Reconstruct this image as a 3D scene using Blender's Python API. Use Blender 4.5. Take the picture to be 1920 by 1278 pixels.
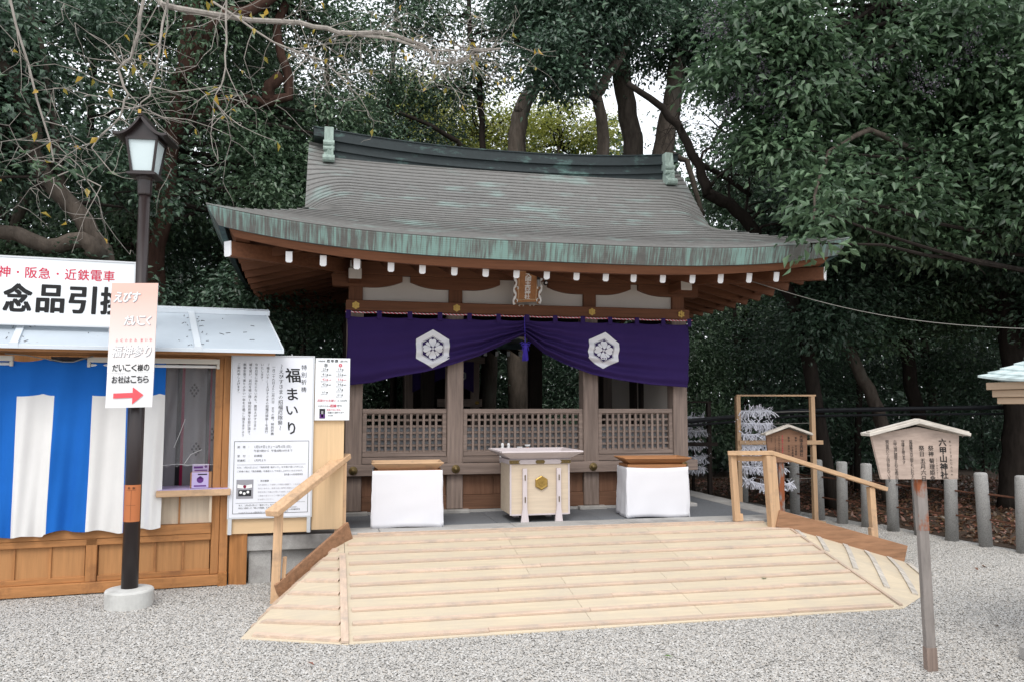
import bpy, math, random
import numpy as np
from mathutils import Vector, Matrix, noise as mnoise
R = math.radians
random.seed(7)
rng = np.random.default_rng(11)
for o in list(bpy.data.objects):
    bpy.data.objects.remove(o)
SC = bpy.context.scene
COL = SC.collection

# ------------------------------------------------------------------ camera, sky, sun, exposure
cam = bpy.data.cameras.new('camera')
cam.sensor_width = 36.0
cam.lens = 1500 / 1920 * 36
cam.clip_end = 600
camo = bpy.data.objects.new('camera', cam)
COL.objects.link(camo)
pitch, yaw = math.atan(124 / 1500), R(12.9)
fw = Vector((math.sin(yaw) * math.cos(pitch), math.cos(yaw) * math.cos(pitch), math.sin(pitch)))
rt = Vector((math.cos(yaw), -math.sin(yaw), 0))
up = rt.cross(fw)
camo.matrix_world = Matrix(((rt.x, up.x, -fw.x, 0), (rt.y, up.y, -fw.y, 0), (rt.z, up.z, -fw.z, 1.55), (0, 0, 0, 1)))
SC.camera = camo

SUN_EL, SUN_AZ = 52, 200          # azimuth measured clockwise from +Y
W = bpy.data.worlds.new('World')
SC.world = W
W.use_nodes = True
wn, wl = W.node_tree.nodes, W.node_tree.links
wn.clear()
sky = wn.new('ShaderNodeTexSky')
sky.sky_type = 'NISHITA'
sky.sun_disc = False
sky.sun_elevation = R(SUN_EL)
sky.sun_rotation = R(SUN_AZ)
sky.dust_density = 4.0
mixc = wn.new('ShaderNodeMix')
mixc.data_type = 'RGBA'
mixc.inputs[0].default_value = 0.8            # an overcast sky: an even cloud sheet over the blue
mixc.inputs[7].default_value = (10.3, 10.6, 11.0, 1)
bg = wn.new('ShaderNodeBackground')
bg.inputs['Strength'].default_value = 0.12
wo = wn.new('ShaderNodeOutputWorld')
wl.new(sky.outputs[0], mixc.inputs[6])
wl.new(mixc.outputs[2], bg.inputs['Color'])
wl.new(bg.outputs[0], wo.inputs['Surface'])
sun = bpy.data.lights.new('sun', 'SUN')
sun.energy = 1.1
sun.angle = R(25)
sun.color = (1.0, 0.96, 0.9)
suno = bpy.data.objects.new('sun', sun)
COL.objects.link(suno)
az, el = R(SUN_AZ), R(SUN_EL)
suno.rotation_euler = Vector((math.sin(az) * math.cos(el), math.cos(az) * math.cos(el), math.sin(el))).to_track_quat('Z', 'Y').to_euler()
SC.view_settings.view_transform = 'Standard'
SC.view_settings.look = 'None'
SC.view_settings.exposure = 0.5
SC.view_settings.gamma = 1.0
SC.view_settings.use_curve_mapping = False
try:
    SC.cycles.max_bounces = 6
    SC.cycles.diffuse_bounces = 3
    SC.cycles.glossy_bounces = 2
    SC.cycles.transmission_bounces = 4
    SC.cycles.transparent_max_bounces = 6
    SC.cycles.use_denoising = True
    SC.cycles.caustics_reflective = False
    SC.cycles.caustics_refractive = False
except Exception:
    pass

# ------------------------------------------------------------------ materials
MATS = {}
def mat(name, base, rough=0.7, var=0.0, amt=0.0, scale=(1, 1, 1), nscale=4.0, bump=0.0, bdist=0.004, spec=0.3, metal=0.0,
        spots=None, coat=0.0):
    """principled material: base colour times noise (amt, over scaled object coordinates) times a value of its own per object (var)"""
    if name in MATS:
        return MATS[name]
    m = bpy.data.materials.new(name)
    m.use_nodes = True
    n, l = m.node_tree.nodes, m.node_tree.links
    b = n['Principled BSDF']
    b.inputs['Base Color'].default_value = (*base, 1)
    b.inputs['Roughness'].default_value = rough
    b.inputs['Specular IOR Level'].default_value = spec
    b.inputs['Metallic'].default_value = metal
    MATS[name] = m
    if amt == 0 and var == 0 and bump == 0 and not spots:
        return m
    tc = n.new('ShaderNodeTexCoord')
    mp = n.new('ShaderNodeMapping')
    mp.inputs['Scale'].default_value = scale
    l.new(tc.outputs['Object'], mp.inputs['Vector'])
    nz = n.new('ShaderNodeTexNoise')
    nz.inputs['Scale'].default_value = nscale
    nz.inputs['Detail'].default_value = 6
    nz.inputs['Roughness'].default_value = 0.65
    l.new(mp.outputs[0], nz.inputs['Vector'])
    oi = n.new('ShaderNodeObjectInfo')
    if var:                                        # shift the grain per object too
        sh = n.new('ShaderNodeMath'); sh.operation = 'MULTIPLY'; sh.inputs[1].default_value = 37.0
        l.new(oi.outputs['Random'], sh.inputs[0])
        l.new(sh.outputs[0], mp.inputs['Location'])
    mr = n.new('ShaderNodeMapRange')
    mr.inputs['From Min'].default_value = 0.28
    mr.inputs['From Max'].default_value = 0.72
    mr.inputs['To Min'].default_value = 1 - amt
    mr.inputs['To Max'].default_value = 1 + amt
    l.new(nz.outputs[0], mr.inputs['Value'])
    mr2 = n.new('ShaderNodeMapRange')
    mr2.inputs['To Min'].default_value = 1 - var
    mr2.inputs['To Max'].default_value = 1 + var
    l.new(oi.outputs['Random'], mr2.inputs['Value'])
    mu = n.new('ShaderNodeMath'); mu.operation = 'MULTIPLY'
    l.new(mr.outputs[0], mu.inputs[0]); l.new(mr2.outputs[0], mu.inputs[1])
    hs = n.new('ShaderNodeHueSaturation')
    hs.inputs['Color'].default_value = (*base, 1)
    l.new(mu.outputs[0], hs.inputs['Value'])
    out = hs.outputs[0]
    if spots:                                      # (colour, scale, threshold, softness, mapping scale)
        colr, sc_, th, soft, msc = spots[:5]
        mp2 = n.new('ShaderNodeMapping'); mp2.inputs['Scale'].default_value = msc
        l.new(tc.outputs['Object'], mp2.inputs['Vector'])
        n2 = n.new('ShaderNodeTexNoise'); n2.inputs['Scale'].default_value = sc_; n2.inputs['Detail'].default_value = 5
        n2.inputs['Roughness'].default_value = 0.7
        l.new(mp2.outputs[0], n2.inputs['Vector'])
        m3 = n.new('ShaderNodeMapRange')
        m3.inputs['From Min'].default_value = th - soft; m3.inputs['From Max'].default_value = th + soft
        src = n2.outputs[0]
        if len(spots) > 5:                         # let the runs come and go over a longer distance
            n4 = n.new('ShaderNodeTexNoise'); n4.inputs['Scale'].default_value = spots[5]
            l.new(tc.outputs['Object'], n4.inputs['Vector'])
            ma = n.new('ShaderNodeMath'); ma.operation = 'MULTIPLY_ADD'; ma.inputs[1].default_value = .55; ma.inputs[2].default_value = -.275
            l.new(n4.outputs[0], ma.inputs[0])
            ad = n.new('ShaderNodeMath'); l.new(src, ad.inputs[0]); l.new(ma.outputs[0], ad.inputs[1])
            src = ad.outputs[0]
        l.new(src, m3.inputs['Value'])
        mx = n.new('ShaderNodeMix'); mx.data_type = 'RGBA'
        l.new(m3.outputs[0], mx.inputs[0]); l.new(out, mx.inputs[6]); mx.inputs[7].default_value = (*colr, 1)
        out = mx.outputs[2]
    l.new(out, b.inputs['Base Color'])
    if bump:
        bp = n.new('ShaderNodeBump')
        bp.inputs['Strength'].default_value = bump
        bp.inputs['Distance'].default_value = bdist
        l.new(nz.outputs[0], bp.inputs['Height'])
        l.new(bp.outputs[0], b.inputs['Normal'])
    return m

GR = {'x': (1.2, 22, 22), 'y': (22, 1.2, 22), 'z': (22, 22, 1.2)}
def wood(kind, ax):
    P = {'weathered': ((.235, .180, .153), .85, .10, .34), 'redbrown': ((.15, .062, .032), .7, .10, .25),
         'panel': ((.165, .085, .052), .75, .14, .30), 'ply': ((.59, .50, .37), .75, .06, .10), 'batten': ((.56, .43, .335), .75, .08, .18),
         'rail': ((.56, .37, .225), .7, .06, .2), 'railboard': ((.30, .165, .095), .8, .05, .32), 'booth': ((.40, .185, .070), .6, .07, .24),
         'boothpanel': ((.45, .225, .092), .6, .06, .16), 'tray': ((.36, .17, .075), .6, .05, .22), 'pale': ((.60, .50, .385), .65, .04, .10),
         'palepink': ((.58, .52, .53), .65, .04, .08), 'signwood': ((.42, .33, .28), .8, .04, .2), 'oldsign': ((.21, .115, .072), .8, .05, .25),
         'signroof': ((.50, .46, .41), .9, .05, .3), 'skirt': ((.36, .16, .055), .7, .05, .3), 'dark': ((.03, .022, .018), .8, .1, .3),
         'plywall': ((.70, .50, .30), .7, .04, .07), 'eave': ((.42, .31, .22), .8, .05, .2)}[kind]
    dirt = {'ply': ((.50, .44, .355), 2.6, .62, .2, (1, 1, 1)), 'batten': ((.43, .355, .295), 6, .57, .12, (1, 1, 1)), 'rail': ((.34, .24, .17), 4, .66, .1, (1, 1, 1)), 'booth': ((.22, .10, .045), 3, .64, .1, (1, 1, 1))}.get(kind)
    return mat('wood_%s_%s' % (kind, ax), P[0], P[1], P[2], P[3], GR[ax], 1.6, .35, .003, .25, spots=dirt)

M = dict(
    plaster=mat('plaster', (.60, .545, .50), .9, 0, .04, nscale=3),
    white=mat('white_paint', (.76, .76, .77), .6),
    whiteend=mat('white_end_paint', (.84, .84, .86), .6),
    dimwhite=mat('old_white_paint', (.56, .51, .46), .7, 0, .05),
    gold=mat('gilt', (.40, .26, .075), .42, 0, .12, nscale=40, metal=.75),
    brass=mat('dark_brass', (.16, .115, .05), .45, 0, .25, nscale=60, metal=.7),
    iron=mat('black_iron', (.02, .018, .018), .55),
    rust=mat('rusty_iron', (.10, .042, .025), .85, 0, .4, nscale=30),
    granite=mat('granite', (.40, .39, .375), .85, .06, .22, nscale=120, bump=.5, bdist=.002, spots=((.2, .19, .18), 1.3, .60, .12, (1, 1, 1))),
    granpost=mat('granite_post', (.35, .345, .335), .9, .07, .35, nscale=90, bump=.7, bdist=.003, spots=((.14, .135, .12), 2.0, .63, .12, (1, 1, .6))),
    paving=mat('dark_granite_paving', (.155, .165, .18), .8, .08, .45, nscale=110, bump=.3, bdist=.002),
    concrete=mat('concrete', (.55, .55, .53), .9, 0, .12, nscale=9, bump=.4, spots=((.35, .35, .33), 3, .66, .1, (1, 1, 1))),
    lampbrown=mat('brown_enamel', (.022, .014, .014), .32, 0, .1, spec=.5),
    purple=mat('purple_cloth', (.033, .018, .092), .85, 0, .06, nscale=3, spec=.1),
    crest=mat('white_crest_cloth', (.74, .74, .78), .9, spec=.1),
    tassel=mat('violet_cord', (.05, .03, .33), .8),
    cloth=mat('white_cloth', (.72, .72, .76), .9, 0, .02, nscale=2, spec=.1),
    roofsheet=mat('grey_blue_sheet_metal', (.46, .52, .58), .45, .03, .06, nscale=3, spec=.4, spots=((.2, .18, .14), 9, .72, .03, (1, 1, 1))),
    seam=mat('pale_sheet_metal', (.60, .65, .70), .4, spec=.4),
    signwhite=mat('sign_white', (.80, .83, .86), .55),
    notice=mat('notice_print', (.76, .78, .84), .4),
    black=mat('black_ink', (.012, .012, .013), .6),
    red=mat('red_ink', (.62, .02, .07), .6),
    redarrow=mat('red_arrow_print', (.80, .10, .12), .6),
    whiteink=mat('white_ink', (.86, .86, .86), .6),
    greyink=mat('grey_ink', (.34, .33, .36), .6),
    copperplate=mat('copper_plate', (.50, .17, .065), .45, metal=.2),
    paper=mat('white_paper', (.74, .74, .80), .85, .10),
    alu=mat('aluminium', (.62, .64, .66), .4, metal=.3),
    lightbody=mat('cream_lamp_body', (.66, .62, .55), .5),
    tube=mat('opal_tube', (.80, .80, .80), .3),
    wire=mat('grey_cable', (.24, .23, .21), .6),
    pipe=mat('black_pipe', (.014, .015, .018), .4),
    bark=mat('bark', (.085, .070, .058), .95, .18, .45, (6, 6, 1.6), 2.2, .9, .02, .1, spots=((.10, .095, .08), 2.2, .62, .08, (1, 1, .5))),
    barkred=mat('reddish_bark', (.060, .034, .026), .95, .1, .45, (6, 6, 1.2), 2.2, .9, .02, .1),
    barkpale=mat('pale_twig_bark', (.33, .30, .27), .95, .1, .35, (5, 5, 2), 3, .6, .01, .1),
    barkdark=mat('dark_bark', (.026, .021, .018), .95, .15, .4, (6, 6, 1.6), 2.2, .9, .02, .1),
    lilac=mat('lilac_print', (.50, .42, .66), .5), deepviolet=mat('violet_print', (.12, .03, .20), .5),
    cardboard=mat('cardboard', (.36, .19, .09), .8),
    greycloth=mat('grey_curtain_cloth', (.20, .19, .205), .9, 0, .06, spec=.1), darkprint=mat('dark_print', (.02, .018, .022), .9),
    crimson=mat('crimson_band', (.22, .012, .05), .9),
    bluecloth=mat('blue_cloth', (.014, .125, .47), .85, 0, .05, spec=.1),
    palecloth=mat('undyed_white_cloth', (.72, .71, .70), .9, 0, .03, spec=.1),
    bluegrey=mat('grey_lens', (.3, .31, .33), .4),
    orange=mat('orange_plastic', (.7, .22, .06), .4),
    photo_grey=mat('photo_grey', (.30, .30, .33), .5), photo_black=mat('photo_black', (.02, .02, .025), .4),
    bamboo=mat('ornament_verdigris', (.30, .38, .34), .6, 0, .25, (14, 14, 3), 3, spots=((.14, .2, .18), 4, .6, .08, (1, 1, 1))),
)

def copper(name, base, green, th, soft, msc, nsc=2.0, low=2.2):
    """old copper: brown-grey metal with verdigris runs; msc stretches the runs"""
    m = mat(name, base, .6, 0, .16, (3, 5, 5), 4, spec=.35, spots=(green, nsc, th, soft, msc, low))
    return m
M['roof'] = copper('old_copper_roofing', (.180, .177, .170), (.25, .32, .30), .65, .10, (.8, 2.0, 2.0))
M['fascia'] = copper('verdigris_copper_edge', (.115, .112, .105), (.20, .315, .285), .53, .09, (38, 1.2, 2.4), 1.0, 2.6)
M['ridge'] = copper('dark_copper_ridge', (.024, .034, .037), (.10, .18, .165), .64, .10, (2, 2, 5))
M['sidecopper'] = copper('blue_green_copper', (.045, .075, .085), (.12, .22, .21), .62, .12, (2, 2, 2))
M['smallroof'] = copper('pale_verdigris_roofing', (.33, .40, .40), (.54, .63, .63), .50, .12, (1.5, 5, 5))

def glass_mat(name, col, alpha_mix=.5, rough=.15):
    m = bpy.data.materials.new(name); m.use_nodes = True
    n, l = m.node_tree.nodes, m.node_tree.links
    b = n['Principled BSDF']
    b.inputs['Base Color'].default_value = (*col, 1)
    b.inputs['Roughness'].default_value = rough
    tr = n.new('ShaderNodeBsdfTransparent')
    mx = n.new('ShaderNodeMixShader')
    mx.inputs[0].default_value = alpha_mix
    l.new(tr.outputs[0], mx.inputs[1]); l.new(b.outputs[0], mx.inputs[2])
    l.new(mx.outputs[0], n['Material Output'].inputs['Surface'])
    return m
M['frost'] = mat('frosted_pane', (.62, .72, .74), .3, 0, .04, nscale=3)
M['film'] = glass_mat('clear_plastic_film', (.75, .75, .78), .14, .12)

def leaf_mat(name, col, spread=.5, trans=.25, hue=.02, rough=.34):
    m = bpy.data.materials.new(name); m.use_nodes = True
    n, l = m.node_tree.nodes, m.node_tree.links
    b = n['Principled BSDF']
    at_ = n.new('ShaderNodeAttribute'); at_.attribute_name = 'tone'
    hs = n.new('ShaderNodeHueSaturation')
    hs.inputs['Color'].default_value = (*col, 1)
    mr = n.new('ShaderNodeMapRange')
    mr.inputs['To Min'].default_value = 1 - spread; mr.inputs['To Max'].default_value = 1 + spread
    l.new(at_.outputs['Fac'], mr.inputs['Value']); l.new(mr.outputs[0], hs.inputs['Value'])
    mh = n.new('ShaderNodeMapRange')
    mh.inputs['To Min'].default_value = .5 + hue; mh.inputs['To Max'].default_value = .5 - hue
    l.new(at_.outputs['Fac'], mh.inputs['Value']); l.new(mh.outputs[0], hs.inputs['Hue'])
    l.new(hs.outputs[0], b.inputs['Base Color'])
    b.inputs['Roughness'].default_value = rough
    b.inputs['Specular IOR Level'].default_value = .55
    tl = n.new('ShaderNodeBsdfTranslucent')
    l.new(hs.outputs[0], tl.inputs['Color'])
    mx = n.new('ShaderNodeMixShader'); mx.inputs[0].default_value = trans
    l.new(b.outputs[0], mx.inputs[1]); l.new(tl.outputs[0], mx.inputs[2])
    l.new(mx.outputs[0], n['Material Output'].inputs['Surface'])
    return m
L = dict(dark=leaf_mat('dark_evergreen_leaf', (.066, .116, .075)), mid=leaf_mat('evergreen_leaf', (.086, .148, .082)),
         near=leaf_mat('camphor_leaf', (.085, .150, .080), .55, .3, .02, .42), yellow=leaf_mat('backlit_yellow_green_leaf', (.30, .33, .07), .4, .4),  # yellow: own yellow-green, lightened to stand for backlight
         gold=leaf_mat('yellowed_leaf', (.45, .33, .05), .4, .4), litter=leaf_mat('dead_leaf', (.16, .085, .05), .6, .1, .03),
         green=leaf_mat('fallen_green_leaf', (.13, .26, .05), .3, .2), berry=leaf_mat('privet_berry', (.075, .065, .085), .4, 0))

# ------------------------------------------------------------------ mesh builder
class MB:
    def __init__(s):
        s.v, s.f = [], []
    def add(s, vs, fs):
        k = len(s.v)
        s.v += [tuple(p) for p in vs]
        s.f += [tuple(i + k for i in f) for f in fs]
        return s
    def hexa(s, p):               # 8 corners: bottom ring then top ring, counter-clockwise from above
        return s.add(p, [(3, 2, 1, 0), (4, 5, 6, 7), (0, 1, 5, 4), (1, 2, 6, 5), (2, 3, 7, 6), (3, 0, 4, 7)])
    def box(s, x0, y0, z0, x1, y1, z1):
        return s.hexa([(x0, y0, z0), (x1, y0, z0), (x1, y1, z0), (x0, y1, z0), (x0, y0, z1), (x1, y0, z1), (x1, y1, z1), (x0, y1, z1)])
    def beam(s, a, b, w, h, upv=(0, 0, 1), w2=None, h2=None):      # bar from a to b, w across, h along upv
        a, b = Vector(a), Vector(b)
        d = (b - a).normalized()
        r = d.cross(Vector(upv)).normalized()
        u = r.cross(d)
        w2, h2 = w2 or w, h2 or h
        ps = []
        for c, ww, hh in ((a, w, h), (b, w2, h2)):
            ps.append([c - r * ww / 2 - u * hh / 2, c + r * ww / 2 - u * hh / 2, c + r * ww / 2 + u * hh / 2, c - r * ww / 2 + u * hh / 2])
        return s.add(ps[0] + ps[1], [(0, 1, 2, 3), (7, 6, 5, 4), (1, 0, 4, 5), (2, 1, 5, 6), (3, 2, 6, 7), (0, 3, 7, 4)])
    def tube(s, pts, rad, n=8, caps=True):
        pts = [Vector(p) for p in pts]
        k = len(pts)
        rad = rad if hasattr(rad, '__len__') else [rad] * k
        vs, fs = [], []
        t0 = (pts[1] - pts[0]).normalized()
        ref = Vector((0, 0, 1)) if abs(t0.z) < .9 else Vector((1, 0, 0))
        r = t0.cross(ref).normalized()
        for i, p in enumerate(pts):
            t = (pts[min(i + 1, k - 1)] - pts[max(i - 1, 0)]).normalized()
            r = (r - t * r.dot(t)).normalized()
            q = t.cross(r)
            for j in range(n):
                a = 2 * math.pi * j / n
                vs.append(p + (r * math.cos(a) + q * math.sin(a)) * rad[i])
        for i in range(k - 1):
            for j in range(n):
                j2 = (j + 1) % n
                fs.append((i * n + j, i * n + j2, (i + 1) * n + j2, (i + 1) * n + j))
        if caps:
            fs.append(tuple(reversed(range(n))))
            fs.append(tuple((k - 1) * n + j for j in range(n)))
        return s.add(vs, fs)
    def lathe(s, c, prof, n=20, sx=1, sy=1):      # prof: (radius, z)
        vs, fs = [], []
        for r, z in prof:
            for j in range(n):
                a = 2 * math.pi * j / n
                vs.append((c[0] + r * sx * math.cos(a), c[1] + r * sy * math.sin(a), c[2] + z))
        k = len(prof)
        for i in range(k - 1):
            for j in range(n):
                j2 = (j + 1) % n
                fs.append((i * n + j, i * n + j2, (i + 1) * n + j2, (i + 1) * n + j))
        fs.append(tuple(reversed(range(n)))); fs.append(tuple((k - 1) * n + j for j in range(n)))
        return s.add(vs, fs)
    def prism(s, poly, d):        # extrude a planar polygon by the vector d
        n = len(poly)
        a = [Vector(p) for p in poly]
        b = [p + Vector(d) for p in a]
        fs = [tuple(range(n)), tuple(reversed(range(n, 2 * n)))]
        fs += [((i + 1) % n, i, n + i, n + (i + 1) % n) for i in range(n)]
        return s.add(a + b, fs)
    def grid(s, P):               # P[i][j] points -> quads
        k = len(P[0]); fs = []
        for i in range(len(P) - 1):
            for j in range(k - 1):
                fs.append((i * k + j, i * k + j + 1, (i + 1) * k + j + 1, (i + 1) * k + j))
        return s.add([p for row in P for p in row], fs)

def obj(name, mb, m, parent=None, bevel=0.0, smooth=False, thick=0.0, rnd=True):
    """link one mesh object; its coordinates are the place's own, the parent (if any) only carries it"""
    if isinstance(mb, bpy.types.Mesh):
        me = mb
    else:
        me = bpy.data.meshes.new(name)
        me.from_pydata(mb.v, [], mb.f)
        me.update()
        me.materials.append(m)
        if smooth:
            me.shade_smooth()
    o = bpy.data.objects.new(name, me)
    COL.objects.link(o)
    if parent:
        o.parent = parent
        o.matrix_parent_inverse = pinv(parent)
    if thick:
        md = o.modifiers.new('thickness', 'SOLIDIFY'); md.thickness = thick; md.offset = 0
    if bevel:
        md = o.modifiers.new('bevel', 'BEVEL'); md.width = bevel; md.segments = 1; md.limit_method = 'ANGLE'
    return o
def pinv(p):
    m = Matrix.Identity(4)
    while p:
        m = (p.matrix_parent_inverse @ p.matrix_basis if p.parent else p.matrix_basis.copy()) @ m
        p = p.parent
    return m.inverted()
def tag(o, label=None, cat=None, group=None, kind=None):
    for k, v in (('label', label), ('category', cat), ('group', group), ('kind', kind)):
        if v:
            o[k] = v
    return o
def thing(name, label, cat, loc, group=None):
    o = bpy.data.objects.new(name, None)
    COL.objects.link(o)
    o.location = loc
    o.empty_display_size = .1
    return tag(o, label, cat, group)
def struct(name, mb, m, **k):
    return tag(obj(name, mb, m, **k), kind='structure')
def copy_tree(o, parent=None):
    c = o.copy(); COL.objects.link(c)
    if parent:
        c.parent = parent
    for ch in [x for x in o.children]:
        copy_tree(ch, c)
    return c

# ------------------------------------------------------------------ flat print
_tx = {}
def glyphs(body, bold=0.0, res=2):
    key = (body, bold, res)
    if key not in _tx:
        c = bpy.data.curves.new('print', 'FONT')
        c.body = body; c.resolution_u = res; c.offset = bold; c.align_x = 'CENTER'; c.space_line = 1.0
        o = bpy.data.objects.new('print', c); COL.objects.link(o)
        bpy.context.view_layer.update()
        me = bpy.data.meshes.new_from_object(o.evaluated_get(bpy.context.evaluated_depsgraph_get()))
        vs = np.array([v.co for v in me.vertices]) if len(me.vertices) else np.zeros((0, 3))
        fs = [tuple(p.vertices) for p in me.polygons]
        bpy.data.objects.remove(o); bpy.data.curves.remove(c); bpy.data.meshes.remove(me)
        _tx[key] = (vs, fs)
    return _tx[key]
class Print:
    """lettering laid on a plane: origin, right and up vectors, lifted by 2 mm along the normal"""
    def __init__(s, o, r, u, lift=.002):
        s.o, s.r, s.u = Vector(o), Vector(r).normalized(), Vector(u).normalized()
        s.n = s.r.cross(s.u); s.o = s.o + s.n * lift; s.sets = {}
    def put(s, mname, vs, fs, fat=0.0):
        mb = s.sets.setdefault(mname, MB())
        if fat > 0 and s.r.length:                     # brush weight: the same glyph laid again a little to every side
            for k, (dx, dy) in enumerate(((-1, -1), (1, -1), (1, 1), (-1, 1), (1.3, 0), (-1.3, 0))):
                mb.add([s.o + s.r * (float(a) + dx * fat) + s.u * (float(b) + dy * fat) + s.n * (.00012 * (k + 1)) for a, b in vs], fs)
        mb.add([s.o + s.r * float(a) + s.u * float(b) for a, b in vs], fs)
    def text(s, body, x, y, w, h, m='black', bold=0.01, res=1, shear=0.0):
        """fit one line (or a column of characters when body holds newlines) into the box centred at x, y"""
        fat = max(0, bold - .004) * .8 * h
        vs, fs = glyphs(body, min(bold, .0), res)
        if not len(vs):
            return
        lo, hi = vs.min(0), vs.max(0)
        q = (vs[:, :2] - (lo[:2] + hi[:2]) / 2) / np.maximum(hi[:2] - lo[:2], 1e-6) * (w, h)
        q[:, 0] += q[:, 1] * shear
        s.put(m, q + (x, y), fs, fat)
    def col(s, body, x, ytop, size, pitch=None, m='black', bold=0.01, res=1, wide=1.0):
        """a vertical column, one character under the other, each in its own cell"""
        pitch = pitch or size * 1.08
        for i, ch in enumerate(body):
            if ch == ' ' or ch == '　':
                continue
            vs, fs = glyphs(ch, min(bold, 0), res)
            if not len(vs):
                continue
            q = vs[:, :2] * size * (wide, 1) + (x, ytop - size * .85 - i * pitch)
            if ch in '、。':
                q = q + (size * .55, size * .55)
            if ch in '〜～―ー':
                c = np.array((x, ytop - size * .5 - i * pitch))
                d = q - c; q = c + np.stack([d[:, 1], -d[:, 0]], 1)
            s.put(m, q, fs, max(0, bold - .004) * .8 * size)
    def row(s, body, x, y, size, pitch=None, m='black', bold=0.01, res=1, wide=1.0):
        """a horizontal line starting at x, with its baseline at y"""
        pitch = pitch or size
        k = x
        for ch in body:
            half = ord(ch) < 128
            st = pitch * (.55 if half else 1)
            if ch not in ' 　':
                vs, fs = glyphs(ch, min(bold, 0), res)
                if len(vs):
                    s.put(m, vs[:, :2] * size * (wide, 1) + (k + st / 2, y), fs, max(0, bold - .004) * .8 * size)
            k += st
        return k
    def poly(s, pts, m='black'):
        s.put(m, pts, [tuple(range(len(pts)))])
    def rect(s, x0, y0, x1, y1, m='black'):
        s.poly([(x0, y0), (x1, y0), (x1, y1), (x0, y1)], m)
    def frame(s, x0, y0, x1, y1, t, m='black'):
        s.rect(x0, y0, x1, y0 + t, m); s.rect(x0, y1 - t, x1, y1, m); s.rect(x0, y0 + t, x0 + t, y1 - t, m); s.rect(x1 - t, y0 + t, x1, y1 - t, m)
    def disc(s, x, y, r, m='black', n=18, r0=None):
        a = [2 * math.pi * i / n for i in range(n)]
        if r0 is None:
            s.poly([(x + r * math.cos(t), y + r * math.sin(t)) for t in a], m)
        else:
            vs = [(x + q * math.cos(t), y + q * math.sin(t)) for q in (r, r0) for t in a]
            s.put(m, vs, [(i, (i + 1) % n, n + (i + 1) % n, n + i) for i in range(n)])
    def done(s, parent, name='lettering'):
        for mname, mb in s.sets.items():
            obj(name, mb, M[mname], parent)

# ------------------------------------------------------------------ leaves
def leaf_mesh(name, pos, nrm, size, m, tone=None, wide=.5, fold=.18, dirv=None):
    """many folded leaf blades (two triangles each): base, left, tip, right"""
    n = len(pos)
    nrm = nrm / np.maximum(np.linalg.norm(nrm, axis=1, keepdims=True), 1e-6)
    t = rng.normal(size=(n, 3)) if dirv is None else dirv + rng.normal(size=(n, 3)) * .45
    t -= nrm * (t * nrm).sum(1, keepdims=True)
    t /= np.maximum(np.linalg.norm(t, axis=1, keepdims=True), 1e-6)
    w = np.cross(nrm, t)
    L_ = (size * (.65 + .7 * rng.random(n)))[:, None] if np.isscalar(size) else size[:, None]
    mid = pos + t * L_ * .42
    V = np.empty((n, 4, 3), np.float32)
    V[:, 0] = pos
    V[:, 1] = mid + w * L_ * wide / 2 + nrm * L_ * fold
    V[:, 2] = pos + t * L_ - nrm * L_ * .1
    V[:, 3] = mid - w * L_ * wide / 2 + nrm * L_ * fold
    me = bpy.data.meshes.new(name)
    me.vertices.add(n * 4)
    me.vertices.foreach_set('co', V.ravel())
    base = (np.arange(n) * 4)[:, None]
    idx = (base + np.array([0, 1, 2, 0, 2, 3])).astype(np.int32)
    me.loops.add(n * 6)
    me.loops.foreach_set('vertex_index', idx.ravel())
    me.polygons.add(n * 2)
    me.polygons.foreach_set('loop_start', np.arange(0, n * 6, 3, dtype=np.int32))
    me.polygons.foreach_set('loop_total', np.full(n * 2, 3, np.int32))
    a = me.attributes.new('tone', 'FLOAT', 'FACE')
    tn = (rng.random(n) if tone is None else np.clip(tone + rng.normal(size=n) * .14, 0, 1)).astype(np.float32)
    a.data.foreach_set('value', np.repeat(tn, 2))
    me.materials.append(m)
    me.update(calc_edges=True)
    return me
def clumps(centre, radii, n, per=34, spread=.20, squash=.55, shell=.35):
    """leaf positions and normals: sprays of leaves through an ellipsoid, more of them near its skin"""
    k = max(1, int(n / per))
    d = rng.normal(size=(k, 3)); d /= np.linalg.norm(d, axis=1, keepdims=True)
    r = (shell + (1 - shell) * rng.random(k) ** .6)[:, None] * (rng.random(k)[:, None] < .85) + rng.random((k, 1)) * .5 * 0
    r = np.where(r == 0, rng.random((k, 1)) * .6, r)
    cc = d * r * np.array(radii)
    s = spread * (.6 + .9 * rng.random((k, 1, 1)))
    q = rng.normal(size=(k, per, 3)) * s * np.array([1, 1, squash])
    pos = cc[:, None] + q
    nr = d[:, None] * .55 + np.array([0, -.15, .8]) + rng.normal(size=(k, per, 3)) * .5
    dv = d[:, None] * .6 + q / s * .5 + np.array([0, 0, -.35]) + np.zeros((k, per, 3))
    tone = np.repeat(rng.random(k) * .8 + .1, per)
    return (pos.reshape(-1, 3) + np.array(centre), nr.reshape(-1, 3), dv.reshape(-1, 3), tone)

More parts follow.
